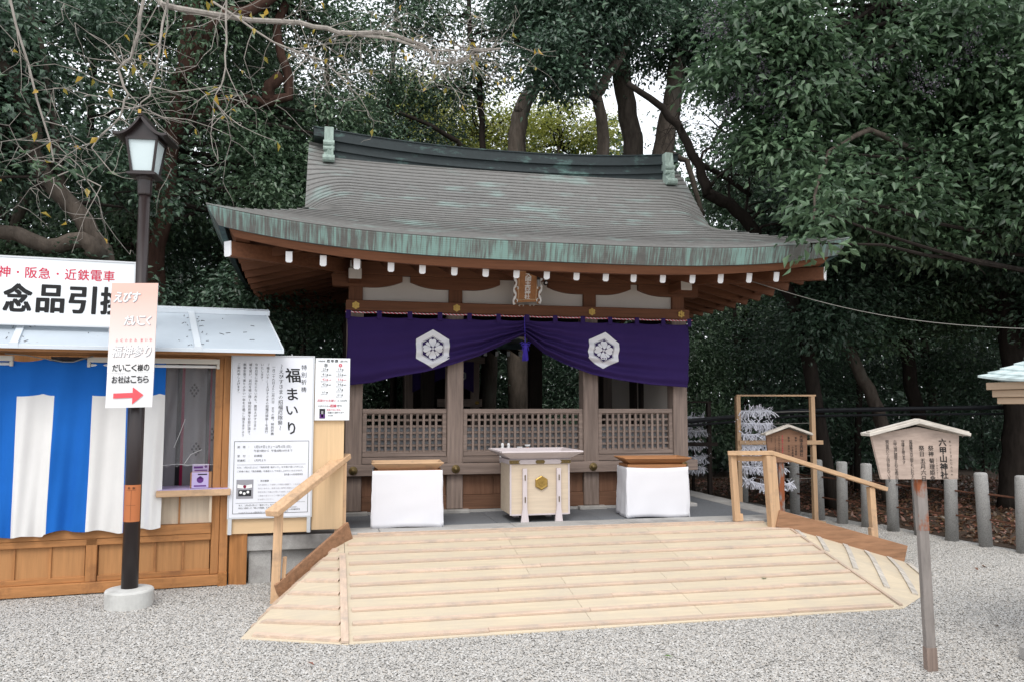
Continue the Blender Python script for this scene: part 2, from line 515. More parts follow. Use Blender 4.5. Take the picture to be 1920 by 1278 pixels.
# ================================================================== THE SETTING
def ground_mat():
    m = bpy.data.materials.new('gravel_ground'); m.use_nodes = True
    n, l = m.node_tree.nodes, m.node_tree.links
    b = n['Principled BSDF']; b.inputs['Roughness'].default_value = .95
    tc = n.new('ShaderNodeTexCoord')
    vo = n.new('ShaderNodeTexVoronoi'); vo.inputs['Scale'].default_value = 70
    l.new(tc.outputs['Object'], vo.inputs['Vector'])
    cr = n.new('ShaderNodeValToRGB')
    cr.color_ramp.elements[0].color = (.30, .29, .275, 1); cr.color_ramp.elements[1].color = (.52, .51, .485, 1)
    sep = n.new('ShaderNodeSeparateColor'); l.new(vo.outputs['Color'], sep.inputs[0]); l.new(sep.outputs[0], cr.inputs[0])
    nz = n.new('ShaderNodeTexNoise'); nz.inputs['Scale'].default_value = .9; nz.inputs['Detail'].default_value = 4
    l.new(tc.outputs['Object'], nz.inputs['Vector'])
    mr = n.new('ShaderNodeMapRange'); mr.inputs['To Min'].default_value = .8; mr.inputs['To Max'].default_value = 1.2
    l.new(nz.outputs[0], mr.inputs[0])
    hs = n.new('ShaderNodeHueSaturation'); l.new(cr.outputs[0], hs.inputs['Color']); l.new(mr.outputs[0], hs.inputs['Value'])
    l.new(hs.outputs[0], b.inputs['Base Color'])
    bp = n.new('ShaderNodeBump'); bp.inputs['Strength'].default_value = .8; bp.inputs['Distance'].default_value = .012; bp.invert = True
    l.new(vo.outputs['Distance'], bp.inputs['Height']); l.new(bp.outputs[0], b.inputs['Normal'])
    return m
struct('ground', MB().add([(-250, -250, 0), (250, -250, 0), (250, 250, 0), (-250, 250, 0)], [(0, 1, 2, 3)]), ground_mat())
floorpoly = [(7.45, 1.0), (7.42, 7.0), (6.72, 12.4), (5.6, 13.4), (-1.2, 13.4), (-1.4, 9.3), (-14, 9.0), (-60, 9), (-60, 90), (90, 90), (90, 1.0)]
struct('forest_floor', MB().add([(x, y, .004) for x, y in floorpoly], [tuple(range(len(floorpoly)))]),
       mat('leaf_mould', (.060, .040, .028), .95, 0, .5, nscale=14, bump=.8, bdist=.02))

# loose stones of the courtyard: one mass of gravel
def pebble(k):
    r = random.Random(k)
    vs, fs = [], []
    n = 6
    rings = ((.55, -.5), (1, 0), (.62, .55))
    a, b, c = 1 + r.random() * .5, .75 + r.random() * .3, .5 + r.random() * .2
    for q, z in rings:
        for j in range(n):
            t = 2 * math.pi * j / n + r.random() * .5
            g = q * (.85 + .3 * r.random())
            vs.append((g * math.cos(t) * a, g * math.sin(t) * b, z * c))
    for i in range(2):
        for j in range(n):
            fs.append((i * n + j, i * n + (j + 1) % n, (i + 1) * n + (j + 1) % n, (i + 1) * n + j))
    fs.append(tuple(range(2 * n, 3 * n)))
    me = bpy.data.meshes.new('pebble'); me.from_pydata(vs, [], fs)
    return me
def pebble_mat():
    m = bpy.data.materials.new('pebble_stone'); m.use_nodes = True
    n, l = m.node_tree.nodes, m.node_tree.links
    b = n['Principled BSDF']; b.inputs['Roughness'].default_value = .9; b.inputs['Specular IOR Level'].default_value = .2
    oi = n.new('ShaderNodeObjectInfo')
    cr = n.new('ShaderNodeValToRGB')
    e = cr.color_ramp.elements
    e[0].color = (.27, .26, .245, 1); e[1].color = (.60, .59, .57, 1)
    for p, c in ((.15, (.375, .36, .34, 1)), (.55, (.455, .445, .425, 1)), (.62, (.465, .425, .375, 1)), (.85, (.51, .50, .485, 1))):
        x = e.new(p); x.color = c
    l.new(oi.outputs['Random'], cr.inputs[0]); l.new(cr.outputs[0], b.inputs['Base Color'])
    return m
PEB = pebble_mat()
def scatter(name, me_base, protos, density, smin, smax, seed, flat=.5):
    o = bpy.data.objects.new(name, me_base); COL.objects.link(o)
    g = bpy.data.node_groups.new(name + '_nodes', 'GeometryNodeTree')
    g.interface.new_socket('Geometry', in_out='INPUT', socket_type='NodeSocketGeometry')
    g.interface.new_socket('Geometry', in_out='OUTPUT', socket_type='NodeSocketGeometry')
    n, l = g.nodes, g.links
    gi, go = n.new('NodeGroupInput'), n.new('NodeGroupOutput')
    d = n.new('GeometryNodeDistributePointsOnFaces'); d.inputs['Density'].default_value = density; d.inputs['Seed'].default_value = seed
    l.new(gi.outputs[0], d.inputs['Mesh'])
    gti = n.new('GeometryNodeGeometryToInstance')
    for me in protos:
        # the stone shapes come in as plain meshes through object-info nodes on unlinked-from-view prototypes
        po = bpy.data.objects.new('stone_shape', me)
        oi = n.new('GeometryNodeObjectInfo'); oi.inputs['Object'].default_value = po; oi.transform_space = 'ORIGINAL'
        l.new(oi.outputs['Geometry'], gti.inputs[0])
    ip = n.new('GeometryNodeInstanceOnPoints'); ip.inputs['Pick Instance'].default_value = True
    l.new(d.outputs['Points'], ip.inputs['Points']); l.new(gti.outputs[0], ip.inputs['Instance'])
    rv = n.new('FunctionNodeRandomValue'); rv.data_type = 'FLOAT_VECTOR'
    rv.inputs[0].default_value = (-flat, -flat, 0); rv.inputs[1].default_value = (flat, flat, 6.283)
    l.new(rv.outputs[0], ip.inputs['Rotation'])
    rs = n.new('FunctionNodeRandomValue'); rs.data_type = 'FLOAT'
    rs.inputs[2].default_value = smin; rs.inputs[3].default_value = smax
    l.new(rs.outputs[1], ip.inputs['Scale'])
    l.new(ip.outputs[0], go.inputs[0])
    md = o.modifiers.new('scatter', 'NODES'); md.node_group = g
    return o
gb = MB()
for x0, y0, x1, y1 in ((-3.4, 2.4, 7.4, 5.5), (-3.4, 5.5, .1, 7.62), (4.3, 5.5, 7.35, 7.4), (4.9, 7.4, 7.2, 9.4)):
    gb.add([(x0, y0, .006), (x1, y0, .006), (x1, y1, .006), (x0, y1, .006)], [(0, 1, 2, 3)])
gme = bpy.data.meshes.new('gravel'); gme.from_pydata(gb.v, [], gb.f); gme.materials.append(PEB)
pebs = [pebble(k) for k in range(4)]
for p in pebs:
    p.materials.append(PEB)
tag(scatter('gravel', gme, pebs, 11500, .0032, .0082, 3), 'loose pale grey gravel covering the courtyard in front of the shrine', 'gravel', kind='stuff')

# ------------------------------------------------------------------ stone platform
HP = .42
PX0, PX1, PY0, PY1 = -.70, 4.87, 7.50, 12.2
plat = thing('stone_platform', 'grey granite platform with kerb stones that carries the shrine', 'platform', (2.1, 9.5, 0))
obj('core', MB().box(PX0 + .1, PY0 + .14, .002, PX1 - .1, PY1 - .1, HP - .06), M['paving'], plat)
x = PX0
k = 0
while x < PX1 - .01:                                   # front kerb stones
    x2 = min(x + 1.18 + .1 * (k % 2), PX1)
    if PX1 - x2 < .3: x2 = PX1
    obj('kerb_stone', MB().box(x + .002, PY0, HP - .13, x2 - .002, PY0 + .30, HP), M['granite'], plat, bevel=.006)
    x = x2; k += 1
for xa, xb in ((PX0, PX0 + .30), (PX1 - .30, PX1)):
    y = PY0 + .302
    while y < PY1 - .01:
        y2 = min(y + 1.2, PY1)
        obj('kerb_stone', MB().box(xa, y + .002, HP - .13, xb, y2 - .002, HP), M['granite'], plat, bevel=.006)
        y = y2
x = PX0 + .04
while x < PX1 - .05:                                   # face slabs and the little pilasters between them
    x2 = min(x + 1.0, PX1 - .04)
    obj('pilaster', MB().box(x, PY0 + .035, 0, x + .19, PY0 + .12, HP - .132), M['granite'], plat, bevel=.004)
    obj('face_slab', MB().box(x + .20, PY0 + .075, 0, x2 - .01, PY0 + .14, HP - .132), M['granite'], plat, bevel=.004)
    x = x2
obj('side_slab', MB().box(PX0 + .04, PY0 + .15, 0, PX0 + .10, PY1, HP - .132), M['granite'], plat)
obj('side_slab', MB().box(PX1 - .10, PY0 + .15, 0, PX1 - .04, PY1, HP - .132), M['granite'], plat)
for yy0, yy1 in ((7.802, 8.40), (8.404, 9.0)):
    x = PX0 + .302; k = 0
    while x < PX1 - .31:
        x2 = min(x + (.95 if k % 2 else 1.1), PX1 - .302)
        if PX1 - .302 - x2 < .25: x2 = PX1 - .302
        obj('paving_slab', MB().box(x + .002, yy0, HP - .06, x2 - .002, yy1, HP - .004 - .001 * (k % 2)), M['paving'], plat, bevel=.003)
        x = x2; k += 1
obj('paving_slab', MB().box(PX0 + .302, 9.004, HP - .06, PX1 - .302, PY1 - .01, HP - .005), M['paving'], plat)

# ------------------------------------------------------------------ the shrine hall
CX, WX = 2.15, 3.24                                   # centre line, half width at the eaves
YF, YR = 7.40, 9.95                                   # front eave, ridge
YB = 2 * YR - YF
DG = .80                                              # where the hips end and the gables start
GX = WX - DG
hall = thing('shrine_hall', 'small wooden shrine hall with curved green copper roof and lattice front', 'shrine', (CX, YR, HP))
def prof(d):
    return 3.13 + .32 * d + .115 * d * d
def lift(u):                                          # upturn towards a corner, u = 1 at the corner
    return .20 * max(0, u) ** 3.2
def sm(x):
    x = min(1, max(0, x)); return x * x * (3 - 2 * x)
def froof(x, d):
    a = abs(x - CX)
    z = prof(d) + lift(a / WX) * (1 - .55 * min(1, d / 2.55))
    if d > DG:
        t = max(0, (a - (GX - .50)) / .50)
        z -= t * t * (.24 * sm((d - DG) / .55) * (1 - 1.15 * sm((d - 1.45) / 1.0)))
    return z
NC = 34
def course_rows():
    ds = [2.55 * i / NC for i in range(NC + 1)]
    return ds
def roof_slope(back=False):
    mb = MB()
    ds = course_rows()
    for i in range(NC):
        d0, d1 = ds[i], ds[i + 1] + .004
        rows = []
        for d, e in ((d0 + .03, -.004), (d0 + .03, .016), (d0, .015), (d0, .026), (d1 + .034, .001)):
            w = WX - d if d < DG else GX
            row = []
            nx = 72
            for j in range(nx + 1):
                s_ = -1 + 2 * j / nx
                s_ = math.copysign(abs(s_) ** .75, s_)
                x = CX + s_ * w
                wob = .0016 * mnoise.noise((x * 2.2, i * 3.7, 1.3 if back else .2))
                y = YF + d if not back else YB - d
                row.append((x, y, froof(x, d) + e + (wob if e else 0)))
            rows.append(row if not back else row[::-1])
        mb.grid(rows)
    return mb
def roof_hip(sgn):
    mb = MB()
    ds = course_rows()
    hd = (YB - YF) / 2
    for i in range(NC):
        d0, d1 = ds[i], ds[i + 1] + .004
        if d0 > DG: break
        rows = []
        for d, e in ((d0 + .03, -.004), (d0 + .03, .016), (d0, .015), (d0, .026), (d1 + .034, .001)):
            row = []
            for j in range(41):
                t = -1 + 2 * j / 40
                h = max(hd - d, .05) if d < DG else hd - DG
                y = YR + t * h
                corner = hd - abs(t) * h
                z = prof(d) + lift(1 - corner / WX) * (1 - .55 * min(1, d / 2.55))
                row.append((CX + sgn * (WX - d), y, z + e))
            rows.append(row if sgn < 0 else row[::-1])
        mb.grid(rows)
    return mb
roofp = obj('copper_roofing', roof_slope(), M['roof'], hall)
obj('rear_roofing', roof_slope(True), M['roof'], hall)
obj('hip_roofing', roof_hip(-1), M['roof'], hall)
obj('hip_roofing', roof_hip(1), M['roof'], hall)
# thick layered copper edge round the eaves (fine horizontal laps), and the dark band under it
def edge_pts(n=60):
    P = []
    hd = (YB - YF) / 2
    for j in range(n + 1):                            # front, left to right
        x = CX - WX + 2 * WX * j / n
        P.append((x, YF, prof(0) + lift(abs(x - CX) / WX), 0, 1))
    return P
def fascia_front(y, sgn):
    mb = MB(); n = 70; laps = 9
    rows = []
    for k in range(laps):
        for e in (0, 1):
            f = (k + e) / laps
            inset = .105 * f + (.004 if e == 0 else 0)
            row = []
            for j in range(n + 1):
                u = -1 + 2 * j / n
                zt = prof(0) + lift(abs(u)) + .010
                row.append((CX + u * (WX - inset), y + sgn * inset * .55, zt - .172 * f))
            rows.append(row)
    if sgn < 0: rows = [r[::-1] for r in rows]
    return mb.grid(rows[::-1])
def fascia_side(sg):
    mb = MB(); n = 50; laps = 9; rows = []
    hd = (YB - YF) / 2
    for k in range(laps):
        for e in (0, 1):
            f = (k + e) / laps
            inset = .105 * f + (.004 if e == 0 else 0)
            row = []
            for j in range(n + 1):
                t = -1 + 2 * j / n
                corner = hd - abs(t) * hd
                zt = prof(0) + lift(1 - corner / WX) + .010
                row.append((CX + sg * (WX - inset), YR + t * (hd - inset * .55), zt - .172 * f))
            rows.append(row)
    if sg > 0: rows = rows[::-1]
    return mb.grid(rows)
obj('eave_edge', fascia_front(YF, 1), M['fascia'], hall)
obj('eave_edge', fascia_front(YB, -1), M['fascia'], hall)
obj('eave_edge', fascia_side(-1), M['fascia'], hall)
obj('eave_edge', fascia_side(1), M['fascia'], hall)
hd = (YB - YF) / 2
def ring(i0, i1, z0, z1, name, m, n=60, kx=0.0):              # a board running round under the eaves between two insets
    mb = MB()
    A = []
    for side in range(4):
        for j in range(n):
            f = -1 + 2 * j / n
            if side == 0: A.append((f, -1))
            elif side == 1: A.append((1, f))
            elif side == 2: A.append((-f, 1))
            else: A.append((-1, -f))
    V = []
    for ins, zz in ((i0, z0), (i1, z1)):
        row = []
        for u, v in A:
            corner = max(abs(u), abs(v))
            if abs(v) >= abs(u):
                lf = lift(abs(u))
            else:
                lf = lift(1 - (hd - abs(v) * hd) / WX)
            row.append((CX + u * (WX - ins - kx), YR + v * (hd - ins), zz + lf))
        V.append(row + row[:1])
    return obj(name, mb.grid(V), m, hall)
ring(.055, .105, 2.968, 2.962, 'eave_lining', M['sidecopper'], kx=.045)
ring(.055, .056, 2.966, 2.965, 'eave_flashing', M['sidecopper'], kx=.15)
ring(.075, .125, 2.975, 2.885, 'eave_board', wood('redbrown', 'x'), kx=.11)
ring(.125, .24, 2.885, 2.893, 'eave_board_foot', wood('redbrown', 'x'), kx=.11)
ring(.24, 1.62, 2.935, 3.16, 'soffit', wood('redbrown', 'y'))
# rafters with white painted ends
RX = [-.38, -.07, .24, .56, .86, 1.17, 1.48, 1.79, 2.10, 2.41, 2.72, 3.02, 3.34, 3.67, 3.99, 4.32, 4.64]
def rz(x):
    return 2.868 + lift(min(1, abs(x - CX) / WX)) * .75
def capped(p, q, w, h, m, name='rafter'):
    r = obj(name, MB().beam(p, q, w, h), m, hall)
    d = (Vector(q) - Vector(p)).normalized()
    a = Vector(p) - d * .004
    rr = d.cross(Vector((0, 0, 1))).normalized(); uu = rr.cross(d)
    c = .012
    o = [(-w / 2, h / 2), (-w / 2, -h / 2 + c), (-w / 2 + c, -h / 2), (w / 2 - c, -h / 2), (w / 2, -h / 2 + c), (w / 2, h / 2)]
    cap = MB().prism([a + rr * (i * 1.04) + uu * (j * 1.04) for i, j in o], d * .010)
    e = obj('white_end', cap, M['whiteend'], r)
    return r
for x in RX:
    capped((x, YF + .215, rz(x)), (x, 8.78, rz(x) + .29), .058, .098, wood('redbrown', 'y'))
    obj('rafter', MB().beam((x, YB - .215, rz(x)), (x, 11.1, rz(x) + .29), .052, .082), wood('redbrown', 'y'), hall)
for k in range(14):
    y = 7.93 + .31 * k
    zz = 2.868 + lift(1 - (hd - abs(y - YR)) / WX) * .75
    for sg in (-1, 1):
        xo, xi = CX + sg * (WX - .23), CX + sg * 1.9
        obj('rafter', MB().beam((xo, y, zz), (xi, y, zz + .28), .052, .082), wood('redbrown', 'x'), hall)
for sg in (-1, 1):
    capped((CX + sg * (WX - .17), YF + .20, 2.985), (CX + sg * 1.85, 8.8, 3.06), .085, .135, wood('redbrown', 'x'), 'hip_rafter')
    obj('hip_rafter', MB().beam((CX + sg * (WX - .17), YB - .20, 2.985), (CX + sg * 1.85, 11.1, 3.06), .085, .135), wood('redbrown', 'x'), hall)
# gable walls, bargeboards and the ridge
for sg in (-1, 1):
    xg = CX + sg * (GX - .42)
    tri = [(xg, YF + DG + .15, 3.45), (xg, YB - DG - .15, 3.45), (xg, YR, 4.62)]
    obj('gable_wall', MB().prism(tri, (sg * .03, 0, 0)), wood('redbrown', 'z'), hall)
    for fs in (-1, 1):
        mb = MB(); rows = []
        for ins in (0, .15):
            rows.append([(CX + sg * (GX - .012 - ins * .25), YR + fs * (2.55 - d), froof(CX + GX, d) + .006 - ins) for d in [DG + (2.55 - DG) * k / 16 for k in range(17)]])
        obj('verge_edge', mb.grid(rows), M['sidecopper'], hall, thick=.012)
def ridge_z(x):
    return .135 * (abs(x - CX) / 2.38) ** 2.2
def ridge_bar(y0, y1, z0, z1, xh, name, m, n=40):
    mb = MB(); rows = []
    for y, z in ((y0, z0), (y1, z0), (y1, z1), (y0, z1), (y0, z0)):
        rows.append([(CX + xh * (-1 + 2 * j / n), y, z + ridge_z(CX + xh * (-1 + 2 * j / n))) for j in range(n + 1)])
    mb.grid(rows)
    for j in (0, n):
        mb.add([rows[i][j] for i in range(4)], [(0, 1, 2, 3)])
    return obj(name, mb, m, hall)
ridge_bar(YR - .20, YR + .20, 4.43, 4.56, 2.20, 'ridge_base', M['ridge'])
ridge_bar(YR - .225, YR + .225, 4.545, 4.575, 2.21, 'ridge_lath', M['ridge'])
ridge_bar(YR - .17, YR + .17, 4.575, 4.685, 2.20, 'ridge_body', M['ridge'])
ridge_bar(YR - .205, YR + .205, 4.67, 4.70, 2.22, 'ridge_lath', M['ridge'])
ridge_bar(YR - .185, YR + .185, 4.70, 4.80, 2.38, 'ridge_cap', M['ridge'])
ridge_bar(YR - .20, YR + .20, 4.80, 4.812, 2.39, 'ridge_cap_sheet', M['ridge'])
for sg in (-1, 1):                                     # end ornaments: a board with two rolls and a scroll foot
    xo = CX + sg * 2.20
    zb = ridge_z(xo)
    on = obj('ridge_ornament', MB().prism([(xo - .055, YR - .30, 4.80 + zb), (xo + .055, YR - .30, 4.80 + zb), (xo + .055, YR - .30, 4.50 + zb), (xo + .062, YR - .36, 4.36 + zb), (xo - .062, YR - .36, 4.36 + zb), (xo - .055, YR - .30, 4.50 + zb)], (0, .55, 0)), M['bamboo'], hall, bevel=.006)
    for zz, rr in ((4.595, .036), (4.53, .030)):
        obj('roll', MB().tube([(xo - .066, YR - .305, zz + zb), (xo + .066, YR - .305, zz + zb)], rr, 10), M['bamboo'], on)
    obj('scroll', MB().tube([(xo - .07, YR - .36, 4.39 + zb), (xo + .07, YR - .36, 4.39 + zb)], .045, 10), M['bamboo'], on)
    obj('peak', MB().prism([(xo - .05, YR - .315, 4.43 + zb), (xo + .05, YR - .315, 4.43 + zb), (xo, YR - .34, 4.52 + zb)], (0, -.025, 0)), M['bamboo'], on)

# body of the hall
PXs = [.268, 1.356, 2.915, 4.012]
PW = .178
YP = 8.70
def post(x, y, z0, z1, w, m):
    return obj('post', MB().box(x - w / 2, y, z0, x + w / 2, y + w, z1), m, hall, bevel=.008)
for x in PXs:
    post(x, YP, .455, 2.60, PW, wood('weathered', 'z'))
    obj('upper_post', MB().box(x - .075, YP + .012, 2.686, x + .075, YP + .16, 2.87), wood('redbrown', 'z'), hall, bevel=.005)
    obj('base_stone', MB().box(x - .16, YP - .07, HP - .01, x + .16, YP + .25, .453), M['granite'], hall, bevel=.008)
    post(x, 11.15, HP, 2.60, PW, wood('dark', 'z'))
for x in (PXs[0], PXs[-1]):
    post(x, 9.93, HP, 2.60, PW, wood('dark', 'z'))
obj('sill_stone', MB().box(.12, YP + .02, HP - .008, 4.16, YP + .22, .444), M['granite'], hall)
obj('head_beam', MB().box(.165, YP - .055, 2.572, 4.122, YP - .002, 2.69), wood('redbrown', 'x'), hall, bevel=.006)
obj('tie_beam', MB().box(.165, YP + .02, 2.575, 4.122, YP + .15, 2.684), wood('redbrown', 'x'), hall)
hb = obj('waist_beam', MB().box(.10, YP - .06, .828, 4.19, YP - .003, .948), wood('weathered', 'x'), hall, bevel=.006)
obj('window_sill', MB().box(.36, YP + .01, .95, 3.92, YP + .13, 1.018), wood('weathered', 'x'), hall, bevel=.004)
obj('foot_beam', MB().box(.36, YP + .03, .446, 3.92, YP + .12, .60), wood('panel', 'x'), hall, bevel=.004)
# round nail covers and gilt hexagon flowers
for x in PXs:
    b = obj('nail_cover', MB().add(*(lambda L_: (L_.v, L_.f))(MB().lathe((0, 0, 0), [(.046, 0), (.046, .006), (.038, .012), (.034, .010), (.028, .024), (.012, .034), (.001, .036)], 16))), M['brass'], hall, smooth=True)
    b.data.transform(Matrix.Translation((x, YP - .060, .888)) @ Matrix.Rotation(R(90), 4, 'X'))
    mb = MB()
    hexa = [(x + .040 * math.sin(R(60 * i)), YP - .056, 2.631 + .040 * math.cos(R(60 * i))) for i in range(6)]
    mb.prism(hexa, (0, -.006, 0))
    for i in range(6):
        a = R(60 * i)
        c = Vector((x + .030 * math.sin(a), YP - .062, 2.631 + .030 * math.cos(a)))
        mb.prism([c + Vector((.013 * math.sin(t), 0, .013 * math.cos(t))) for t in [R(60 * q) for q in range(6)]], (0, -.007, 0))
    mb.prism([(x + .012 * math.sin(R(45 * i)), YP - .062, 2.631 + .012 * math.cos(R(45 * i))) for i in range(8)], (0, -.014, 0))
    obj('gilt_flower', mb, M['gold'], hall)
# plaster panels and boat-shaped bracket arms under the eave beam
for a, b in zip(PXs, PXs[1:]):
    obj('plaster_panel', MB().box(a + .02, YP + .06, 2.686, b - .02, YP + .10, 3.06), M['plaster'], hall)
obj('eave_beam', MB().box(CX - 2.12, YP - .02, 2.975, CX + 2.12, YP + .15, 3.12), wood('redbrown', 'x'), hall, bevel=.006)
for i, x in enumerate(PXs):
    pts = []
    for k in range(9):
        t = k / 8
        pts.append((.16 + .34 * t, 2.842 + .07 * t ** 2.2))
    lim = (.26 if i == 0 else .5, .26 if i == 3 else .5)
    up_ = [(x + p, YP + .005, z) for p, z in pts if p <= lim[1]] + [(x + lim[1], YP + .005, 2.973)]
    lo_ = [(x - p, YP + .005, z) for p, z in reversed(pts) if p <= lim[0]]
    poly = [(x - lim[0], YP + .005, 2.973)] + lo_ + up_
    obj('bracket_arm', MB().prism(poly[::-1], (0, .11, 0)), wood('redbrown', 'x'), hall)
for x in (PXs[0] - .02, PXs[-1] - .06):                 # beam ends painted white
    o = obj('beam_end', MB().box(x - .065, 8.36, 2.875, x + .065, YP, 2.982), wood('redbrown', 'y'), hall, bevel=.006)
    obj('white_end', MB().box(x - .067, 8.350, 2.873, x + .067, 8.362, 2.984), M['dimwhite'], o, bevel=.010)
    o = obj('beam_end', MB().box(x - .05, 8.42, 2.985, x + .06, YP, 3.075), wood('redbrown', 'y'), hall)
    obj('white_end', MB().box(x - .052, 8.410, 2.985, x + .062, 8.421, 3.075), M['dimwhite'], o, bevel=.008)
# lattice windows
def lattice(x0, x1, n):
    z0, z1 = 1.022, 1.535
    fr = MB()
    fr.box(x0, YP + .02, z1 - .052, x1, YP + .085, z1).box(x0, YP + .02, z0, x1, YP + .085, z0 + .05)
    fr.box(x0, YP + .02, z0 + .05, x0 + .045, YP + .085, z1 - .052).box(x1 - .045, YP + .02, z0 + .05, x1, YP + .085, z1 - .052)
    p = obj('lattice_panel', fr, wood('weathered', 'x'), hall, bevel=.004)
    a, b, c, d = x0 + .045, x1 - .045, z0 + .05, z1 - .052
    v0 = h0 = None
    for i in range(1, n):
        xx = a + (b - a) * i / n
        obj('slat', MB().box(xx - .0125, YP + .03, c, xx + .0125, YP + .052, d), wood('weathered', 'z'), p)
    for i in range(0, 7):
        zz = c + (d - c) * i / 6
        zz = min(max(zz, c + .004), d - .004)
        obj('slat', MB().box(a, YP + .0525, zz - .0115, b, YP + .078, zz + .0115), wood('weathered', 'x'), p)
        if 0 < i < 5:
            obj('slat', MB().box(a, YP + .095, zz - .055, b, YP + .11, zz - .018), M['bluegrey'], p)
lattice(PXs[0] + .092, PXs[1] - .092, 12)
lattice(PXs[1] + .092, PXs[2] - .092, 19)
lattice(PXs[2] + .092, PXs[3] - .092, 12)
for a, b in zip(PXs, PXs[1:]):                          # planks below
    w = b - a - .18
    for i in range(2 if w < 1.2 else 4):
        n = 2 if w < 1.2 else 4
        xx = a + .09 + w * i / n
        obj('plank', MB().box(xx + .002, YP + .045 + .002 * (i % 2), .602, xx + w / n - .002, YP + .07, .83), wood('panel', 'z'), hall, bevel=.003)
    obj('plank_rail', MB().box(a + .09, YP + .035, .80, b - .09, YP + .075, .827), wood('panel', 'x'), hall)
# inside: floor boards, ceiling, side walls, back panels
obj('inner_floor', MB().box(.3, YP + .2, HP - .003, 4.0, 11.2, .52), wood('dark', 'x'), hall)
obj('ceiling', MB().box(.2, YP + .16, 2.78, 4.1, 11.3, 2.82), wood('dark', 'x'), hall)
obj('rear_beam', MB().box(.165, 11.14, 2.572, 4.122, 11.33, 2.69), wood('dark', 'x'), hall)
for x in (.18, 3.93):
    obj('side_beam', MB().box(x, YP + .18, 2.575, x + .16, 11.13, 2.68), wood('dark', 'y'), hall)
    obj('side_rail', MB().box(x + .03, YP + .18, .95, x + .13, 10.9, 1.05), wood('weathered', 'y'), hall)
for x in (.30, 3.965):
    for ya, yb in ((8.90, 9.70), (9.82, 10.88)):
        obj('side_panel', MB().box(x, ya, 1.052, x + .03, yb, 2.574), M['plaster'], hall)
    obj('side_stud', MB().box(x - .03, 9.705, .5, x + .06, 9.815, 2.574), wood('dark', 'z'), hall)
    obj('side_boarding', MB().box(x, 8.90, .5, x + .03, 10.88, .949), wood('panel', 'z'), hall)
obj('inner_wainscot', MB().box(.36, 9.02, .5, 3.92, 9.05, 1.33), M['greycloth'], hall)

# name board under the eaves
pq = thing('name_board', 'brown shrine name board with white lettering and white carved scroll sides', 'plaque', (2.12, 8.5, 2.7))
pa, pb = Vector((2.135, 8.585, 2.712)), Vector((2.095, 8.33, 3.045))   # foot and head of the leaning board
ud = (pb - pa).normalized(); rd = Vector((1, -.05, 0)); rd = (rd - ud * rd.dot(ud)).normalized(); nd = rd.cross(ud)
Ht = (pb - pa).length
def pq_pt(x, y, z=0): return pa + rd * x + ud * y + nd * z
obj('board', MB().hexa([pq_pt(-.115, 0), pq_pt(.115, 0), pq_pt(.115, 0, -.02), pq_pt(-.115, 0, -.02), pq_pt(-.125, Ht), pq_pt(.125, Ht), pq_pt(.125, Ht, -.02), pq_pt(-.125, Ht, -.02)]), wood('tray', 'z'), pq)
fr = MB()
for (x0, y0, x1, y1) in ((-.105, .035, -.095, Ht - .02), (.095, .035, .105, Ht - .02), (-.105, .03, .105, .04), (-.105, Ht - .03, .105, Ht - .02)):
    fr.hexa([pq_pt(x0, y0), pq_pt(x1, y0), pq_pt(x1, y1), pq_pt(x0, y1), pq_pt(x0, y0, .008), pq_pt(x1, y0, .008), pq_pt(x1, y1, .008), pq_pt(x0, y1, .008)])
obj('moulding', fr, wood('rail', 'z'), pq)
for sg in (-1, 1):                                      # scroll carving: a wavy white edge
    pts = [pq_pt(sg * (.142 + .014 * math.sin(k * 1.15)), -.01 + (Ht + .02) * k / 16, .012) for k in range(17)]
    obj('scroll_edge', MB().tube(pts, [.013 + .005 * math.cos(k * 1.15 * 2) for k in range(17)], 6), M['whiteink'], pq, smooth=True)
    obj('carved_side', MB().hexa([pq_pt(sg * .113, -.03), pq_pt(sg * .15, -.03), pq_pt(sg * .15, -.03, -.014), pq_pt(sg * .113, -.03, -.014), pq_pt(sg * .123, Ht), pq_pt(sg * .145, Ht), pq_pt(sg * .145, Ht, -.014), pq_pt(sg * .123, Ht, -.014)]), wood('railboard', 'z'), pq)
    for yy in (.03, Ht * .45, Ht * .8):
        obj('curl', MB().tube([pq_pt(sg * (.125 - .018 * math.sin(t)), yy + .02 * math.cos(t), .012) for t in (0, .6, 1.2, 1.8, 2.4)], .006, 5), M['whiteink'], pq)
for yy, nm in ((-.035, 'foot_scroll'), (Ht + .012, 'head_scroll')):
    mb = MB()
    for s in (-1, 1):
        for q in (-1, 1):
            mb.tube([pq_pt(s * .06 + q * (.008 + .02 * math.sin(t)), yy + .012 * math.cos(t), .006) for t in (0, .7, 1.4, 2.1, 2.8)], .004, 5)
    obj(nm, mb, M['dimwhite'], pq)
pr = Print(pq_pt(0, 0), rd, ud)
for i, ch in enumerate('大國主西神社'):
    pr.text(ch, 0.0, Ht - .072 - i * .056, .062, .054, 'whiteink', .03, 2)
pr.done(pq)
sc = thing('security_camera', 'small white camera on a black mount beside the shrine name board', 'camera', (2.28, 8.35, 2.93))
obj('mount', MB().tube([(2.30, 8.46, 2.975), (2.30, 8.40, 2.955), (2.295, 8.37, 2.93)], .014, 8), M['iron'], sc)
obj('camera_body', MB().lathe((2.292, 8.365, 2.895), [(.005, -.022), (.022, -.014), (.026, 0), (.022, .016), (.005, .026)], 12), M['iron'], sc, smooth=True)
obj('lens', MB().tube([(2.292, 8.338, 2.895), (2.292, 8.33, 2.895)], .013, 10), M['white'], sc)
obj('cover', MB().box(2.275, 8.345, 2.932, 2.312, 8.375, 2.946), M['white'], sc, bevel=.004)
fl = thing('spotlight', 'grey spotlight with black cap hung in front of the name board', 'spotlight', (2.2, 8.32, 2.9))
